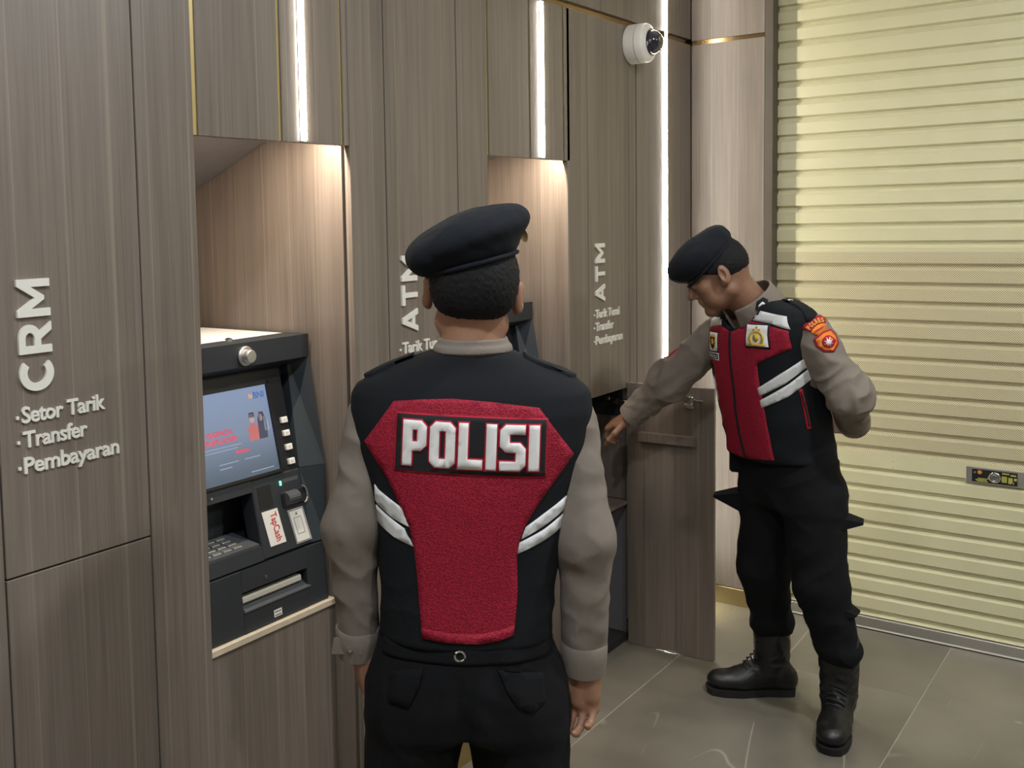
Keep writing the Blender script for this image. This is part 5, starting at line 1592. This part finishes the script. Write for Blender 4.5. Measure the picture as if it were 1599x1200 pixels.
    def sh_disp(V):
        arm = np.clip((np.abs(V[:, 0]) - 0.15) / 0.05, 0, 1)
        near = np.exp(-((np.minimum(np.linalg.norm(V - e_r, axis=1), np.linalg.norm(V - e_l, axis=1))) / 0.11) ** 2)
        return arm * ((0.0040 + 0.0055 * near) * ridge(V + V[:, [2, 0, 1]] * 0.3, 0.085, 33, (1, 1, 1.2)) + 0.0016 * waves(V, 0.04, 34))
    sh, bs = field_obj('shirt', F, M_['shirt'], p, 2, sh_disp, True)
    # open stand collar round the craning neck
    ax = np.array((0.16, 0.58, 0.80)); ax /= np.linalg.norm(ax)
    cc_ = np.array((0.012, 0.150, 1.352))
    ca, cb_ = cc_ - ax * 0.055, cc_ + ax * 0.034
    fw = np.array((0.10, 0.80, -0.59)); fw -= ax * (fw @ ax); fw /= np.linalg.norm(fw)
    F = Field((-0.14, -0.02, 1.20), (0.16, 0.30, 1.46), 0.003)
    F.put(cone(ca, cb_, 0.096, 0.088))
    F.put(cone(ca - ax * 0.02, cb_ + ax * 0.12, 0.090, 0.070), 0.002, 's')
    half = lambda q, n: (lambda X, Y, Z: -(((X - q[0]) * n[0] + (Y - q[1]) * n[1] + (Z - q[2]) * n[2])) + 0 * X, np.array((-0.14, -0.02, 1.20)), np.array((0.16, 0.30, 1.46)))
    F.put(half(cb_ + ax * 0.018, ax), 0.004, 's')
    F.put(half(ca - ax * 0.012, -ax), 0.002, 's')
    vq = cc_ + fw * 0.085
    F.put(cone(vq - ax * 0.05, vq + ax * 0.05 + fw * 0.01, 0.004, 0.036), 0.006, 's')
    co, bc = field_obj('collar', F, M_['shirt'], sh, 1, lambda V: 0.0010 * waves(V, 0.05, 43), True)
    nk = np.array((-0.77, 0.62, -0.10)); nk /= np.linalg.norm(nk)
    Mk_ = frame(np.array((-0.062, 0.192, 1.376)) + 0.035 * nk, np.cross((0, 0, 1), nk), (0, 0, 1))
    patch('rank_tab', [[(-0.018, -0.016), (0.004, -0.020), (0.020, -0.006), (0.018, 0.014), (0.004, 0.022), (-0.014, 0.010)]], Mk_, bc, M_['patch_black'], sh, 0.004, 0.01)
    patch('chevron', [[(-0.010, -0.010), (0.002, 0.000), (0.014, -0.010), (0.014, -0.002), (0.002, 0.009), (-0.010, -0.002)]], Mk_, bc, M_['white_thread'], sh, 0.0058, 0.01)
    # vest
    rows = [(0.862, .020, 0.186, 0.020, 0.155, 0.125), (0.90, .020, 0.184, 0.028, 0.155, 0.122), (1.00, .020, 0.186, 0.048, 0.156, 0.118), (1.12, .020, 0.190, 0.078, 0.150, 0.118),
            (1.20, .016, 0.200, 0.098, 0.140, 0.120), (1.26, .012, 0.210, 0.115, 0.124, 0.116), (1.300, .010, 0.210, 0.125, 0.107, 0.104), (1.328, .008, 0.196, 0.132, 0.094, 0.094),
            (1.345, .006, 0.172, 0.136, 0.086, 0.086), (1.360, .006, 0.142, 0.138, 0.080, 0.080), (1.374, .006, 0.106, 0.138, 0.074, 0.074)]
    F = Field((-0.30, -0.16, 0.82), (0.30, 0.30, 1.46), 0.0045)
    F.put(loft(rows, 2.35, tilt=0.13, cap=0.010))
    F.put(cone(ca + ax * 0.002, cb_ + ax * 0.08, 0.096, 0.104), 0.006, 's')
    vdisp = lambda V: 0.0018 * waves(V, 0.15, 55) + 0.003 * np.clip((1.12 - V[:, 2]) / 0.15, 0, 1) * ridge(V, 0.15, 56, (0.6, 0.6, 1.5)) * np.clip((np.abs(V[:, 0]) - 0.06) / 0.05, 0, 1)
    vs, bv = field_obj('vest', F, M_['vest'], p, 3, vdisp, True)
    vest_back(vs, bv, -0.155)
    Mf = frame((0, 0.9, 0), (-1, 0, 0), (0, 0, 1))
    vest_front(vs, bv, Mf, True)
    Mq = frame(np.array((0, 0.08, 0)) + 0.9 * np.array((-0.72, 0.694, 0)), (-0.694, -0.72, 0), (0, 0, 1))
    for tp in ([(-.047, 1.112), (-.041, 1.087), (.032, 1.132), (.105, 1.193), (.088, 1.212), (.013, 1.158)], [(-.040, 1.073), (-.035, 1.049), (.041, 1.091), (.125, 1.158), (.140, 1.176), (.125, 1.200), (.104, 1.182), (.044, 1.131)]):
        patch('reflective_tape', [tp], Mq, bv, M_['reflective'], vs, 0.0024, 0.010)
    patch('pocket_zip', [[(.072, 1.112), (.0855, 1.053), (.097, .988), (.109, .990), (.096, 1.053), (.081, 1.116)]], Mq, bv, M_['red_thread'], vs, 0.003, 0.010)
    patch('zip_teeth', [[(.076, 1.105), (.089, 1.053), (.100, .996), (.105, .997), (.094, 1.053), (.080, 1.107)]], Mq, bv, M_['patch_black'], vs, 0.0042, 0.010)
    emblem(vs, bv, Mf, 0.084, 1.277, 0.074, 0.068, False, 0.03)
    emblem(vs, bv, Mf, -0.112, 1.240, 0.050, 0.062, True, 0.02)
    patch('name_tag', [[(-0.148, 1.181), (-0.082, 1.183), (-0.082, 1.207), (-0.148, 1.205)]], Mf, bv, M_['reflective'], vs, 0.0035, 0.012)
    patch('name_field', [[(-0.145, 1.184), (-0.085, 1.186), (-0.085, 1.204), (-0.145, 1.202)]], Mf, bv, M_['patch_black'], vs, 0.0045, 0.012)
    press_text('name_text', 'FENGKUI', (-0.142, -0.088, 1.188, 1.2005), Mf, bv, M_['white_thread'], vs, 0.0060, 0.01)
    Mt = frame((0, 0.12, 2.0), (1, 0, 0), (0, 1, 0))
    patch('epaulette', [[(-0.105, -0.03), (-0.200, -0.035), (-0.212, -0.01), (-0.205, 0.025), (-0.105, 0.03)]], Mt, bv, M_['vest'], vs, 0.006, 0.012, 0.010)
    patch('epaulette', [[(0.105, -0.03), (0.105, 0.03), (0.205, 0.025), (0.212, -0.01), (0.200, -0.035)]], Mt, bv, M_['vest'], vs, 0.006, 0.012, 0.010)
    h = bv.ray_cast(Vector((-0.125, 0.135, 2.0)), Vector((0, 0, -1)))
    MB().lathe([(0.008, 0), (0.008, 0.003), (0.005, 0.005), (0.001, 0.0055)], Matrix.Translation(h[0] + Vector((0, 0, 0.005))), 14).build('snap', M_['chrome'], vs, True)
    # sleeve badge on the wearer's left upper arm
    nrm = np.array((-0.80, 0.55, 0.25)); nrm /= np.linalg.norm(nrm)
    cs = np.array((-0.222, 0.085, 1.255))
    axu = np.array(sl) - np.array(el); axu /= np.linalg.norm(axu)
    Ms_ = frame(cs + 0.3 * nrm, np.cross(axu, nrm), axu)
    arcp = lambda r0, r1, cy, a0, a1, n=8: [(r1 * math.sin(a0 + (a1 - a0) * i / n), cy + r1 * math.cos(a0 + (a1 - a0) * i / n)) for i in range(n + 1)] + [(r0 * math.sin(a1 - (a1 - a0) * i / n), cy + r0 * math.cos(a1 - (a1 - a0) * i / n)) for i in range(n + 1)]
    patch('sleeve_badge', [arcp(0.046, 0.074, -0.014, -0.62, 0.62)], Ms_, bs, M_['red_thread'], sh, 0.003, 0.012)
    patch('sleeve_badge', [arcp(0.022, 0.048, -0.014, -0.66, 0.66)], Ms_, bs, M_['orange_thread'], sh, 0.0034, 0.012)
    for i, chh in enumerate('POLRES'):
        a_ = -0.46 + 0.92 * i / 5
        Ml = Ms_ @ Matrix.Translation((0.060 * math.sin(a_), -0.014 + 0.060 * math.cos(a_), 0)) @ Matrix.Rotation(-a_, 4, 'Z')
        press_text('badge_letter', chh, (-0.0042, 0.0042, -0.007, 0.007), Ml, bs, M_['gold_thread'], sh, 0.0048, 0.03)
    press_text('badge_text', 'LAMANDAU', (-0.021, 0.021, 0.018, 0.0245), Ms_, bs, M_['red_thread'], sh, 0.0050, 0.02)
    shp = [(-0.032, 0.004), (0.0, 0.010), (0.032, 0.004), (0.036, -0.020), (0.026, -0.044), (0.0, -0.058), (-0.026, -0.044), (-0.036, -0.020)]
    patch('sleeve_shield', [shp], Ms_, bs, M_['red_thread'], sh, 0.004, 0.012)
    patch('shield_field', [[(x * 0.84, -0.023 + (y + 0.023) * 0.84) for x, y in shp]], Ms_, bs, M_['orange_thread'], sh, 0.0048, 0.012)
    patch('shield_disc', [[(0.019 * math.cos(t), -0.024 + 0.019 * math.sin(t)) for t in np.linspace(0, 2 * math.pi, 16, False)]], Ms_, bs, M_['red_thread'], sh, 0.0055, 0.012)
    patch('shield_star', [[((0.015 if i % 2 == 0 else 0.006) * math.cos(math.pi * i / 8), -0.024 + (0.015 if i % 2 == 0 else 0.006) * math.sin(math.pi * i / 8)) for i in range(16)]], Ms_, bs, M_['white_thread'], sh, 0.0062, 0.012)
    # badge on the far sleeve, edge-on
    nr2 = np.array((0.75, 0.1, 0.55)); nr2 /= np.linalg.norm(nr2)
    axr = np.array(sr) - np.array(er); axr /= np.linalg.norm(axr)
    Mr_ = frame((np.array(sr) + np.array(er)) / 2 + 0.3 * nr2, np.cross(axr, nr2), axr)
    patch('sleeve_badge', [shp], Mr_, bs, M_['red_thread'], sh, 0.004, 0.012)
    # cuffs
    for w_, e_, r in (((0.452, 0.296, 0.958), er, 0.047), ((-0.118, -0.136, 0.981), el, 0.050)):
        w3, e3 = Vector(w_), Vector(e_); axx = (w3 - e3).normalized()
        sx = axx.cross(Vector((0, 0, 1))).normalized()
        Mc_ = frame(w3 - axx * 0.03, sx, axx.cross(sx))
        if (Mc_.to_3x3() @ Vector((0, 0, 1))).dot(axx) < 0: Mc_ = frame(w3 - axx * 0.03, sx, -axx.cross(sx))
        MB().lathe([(r - 0.003, -0.002), (r + 0.002, 0.004), (r + 0.001, 0.03), (r, 0.052), (r - 0.005, 0.053), (r - 0.007, 0.035)], Mc_, 24).build('cuff', M_['shirt'], sh, True)
    # trousers
    tro = [(0.70, 0, 0.180, 0.010, 0.115, 0.125), (0.76, 0, 0.184, 0.012, 0.122, 0.130), (0.82, 0, 0.180, 0.016, 0.125, 0.122), (0.88, 0, 0.170, 0.022, 0.120, 0.105), (0.92, 0, 0.16, 0.026, 0.105, 0.095)]
    F = Field((-0.30, -0.22, 0.16), (0.30, 0.24, 0.96), 0.005)
    F.put(loft(tro, 2.3, cap=0.02))
    for hx, hy, kx, ky, ax_, ay in ((0.090, 0.014, 0.104, 0.025, 0.124, -0.030), (-0.092, 0.010, -0.120, 0.0, -0.147, -0.055)):
        F.put(cone((hx, hy, 0.74), (kx, ky, 0.47), 0.098, 0.082), 0.03)
        F.put(cone((kx, ky, 0.47), (ax_, ay, 0.25), 0.082, 0.064), 0.03)
        F.put(ell((ax_, ay, 0.258), (0.071, 0.073, 0.036)), 0.03)
    tdisp = lambda V: 0.0040 * ridge(V + V[:, [1, 2, 0]] * 0.2, 0.14, 65, (1, 1, 1.2)) + 0.0014 * waves(V, 0.05, 66)
    tr, bt_ = field_obj('trousers', F, M_['trouser'], p, 3, tdisp, True)
    wedge(tr, (0.150, 0.060, 0.695), (0.72, 0.69, 0), 0.105, 0.030, 0.045, 0.0)
    wedge(tr, (-0.150, -0.040, 0.690), (-0.75, -0.66, 0), 0.075, 0.012, 0.034, -0.008)
    wedge(tr, (-0.145, -0.030, 0.400), (-0.85, -0.5, 0), 0.075, 0.03, 0.03, -0.01)
    hb = MB().box((-0.020, -0.050, -0.020), (0.020, 0.050, 0.030), 0.008, M=frame((0.130, 0.122, 0.845), (0.69, -0.72, 0), (0, 0, 1)))
    hb.build('belt_pouch', M_['trouser'], tr)
    boot(p, (0.128, -0.03), math.radians(27), 0.27); boot(p, (-0.147, -0.055), math.radians(-38), 0.27)
    return p
off_b = officer_side()
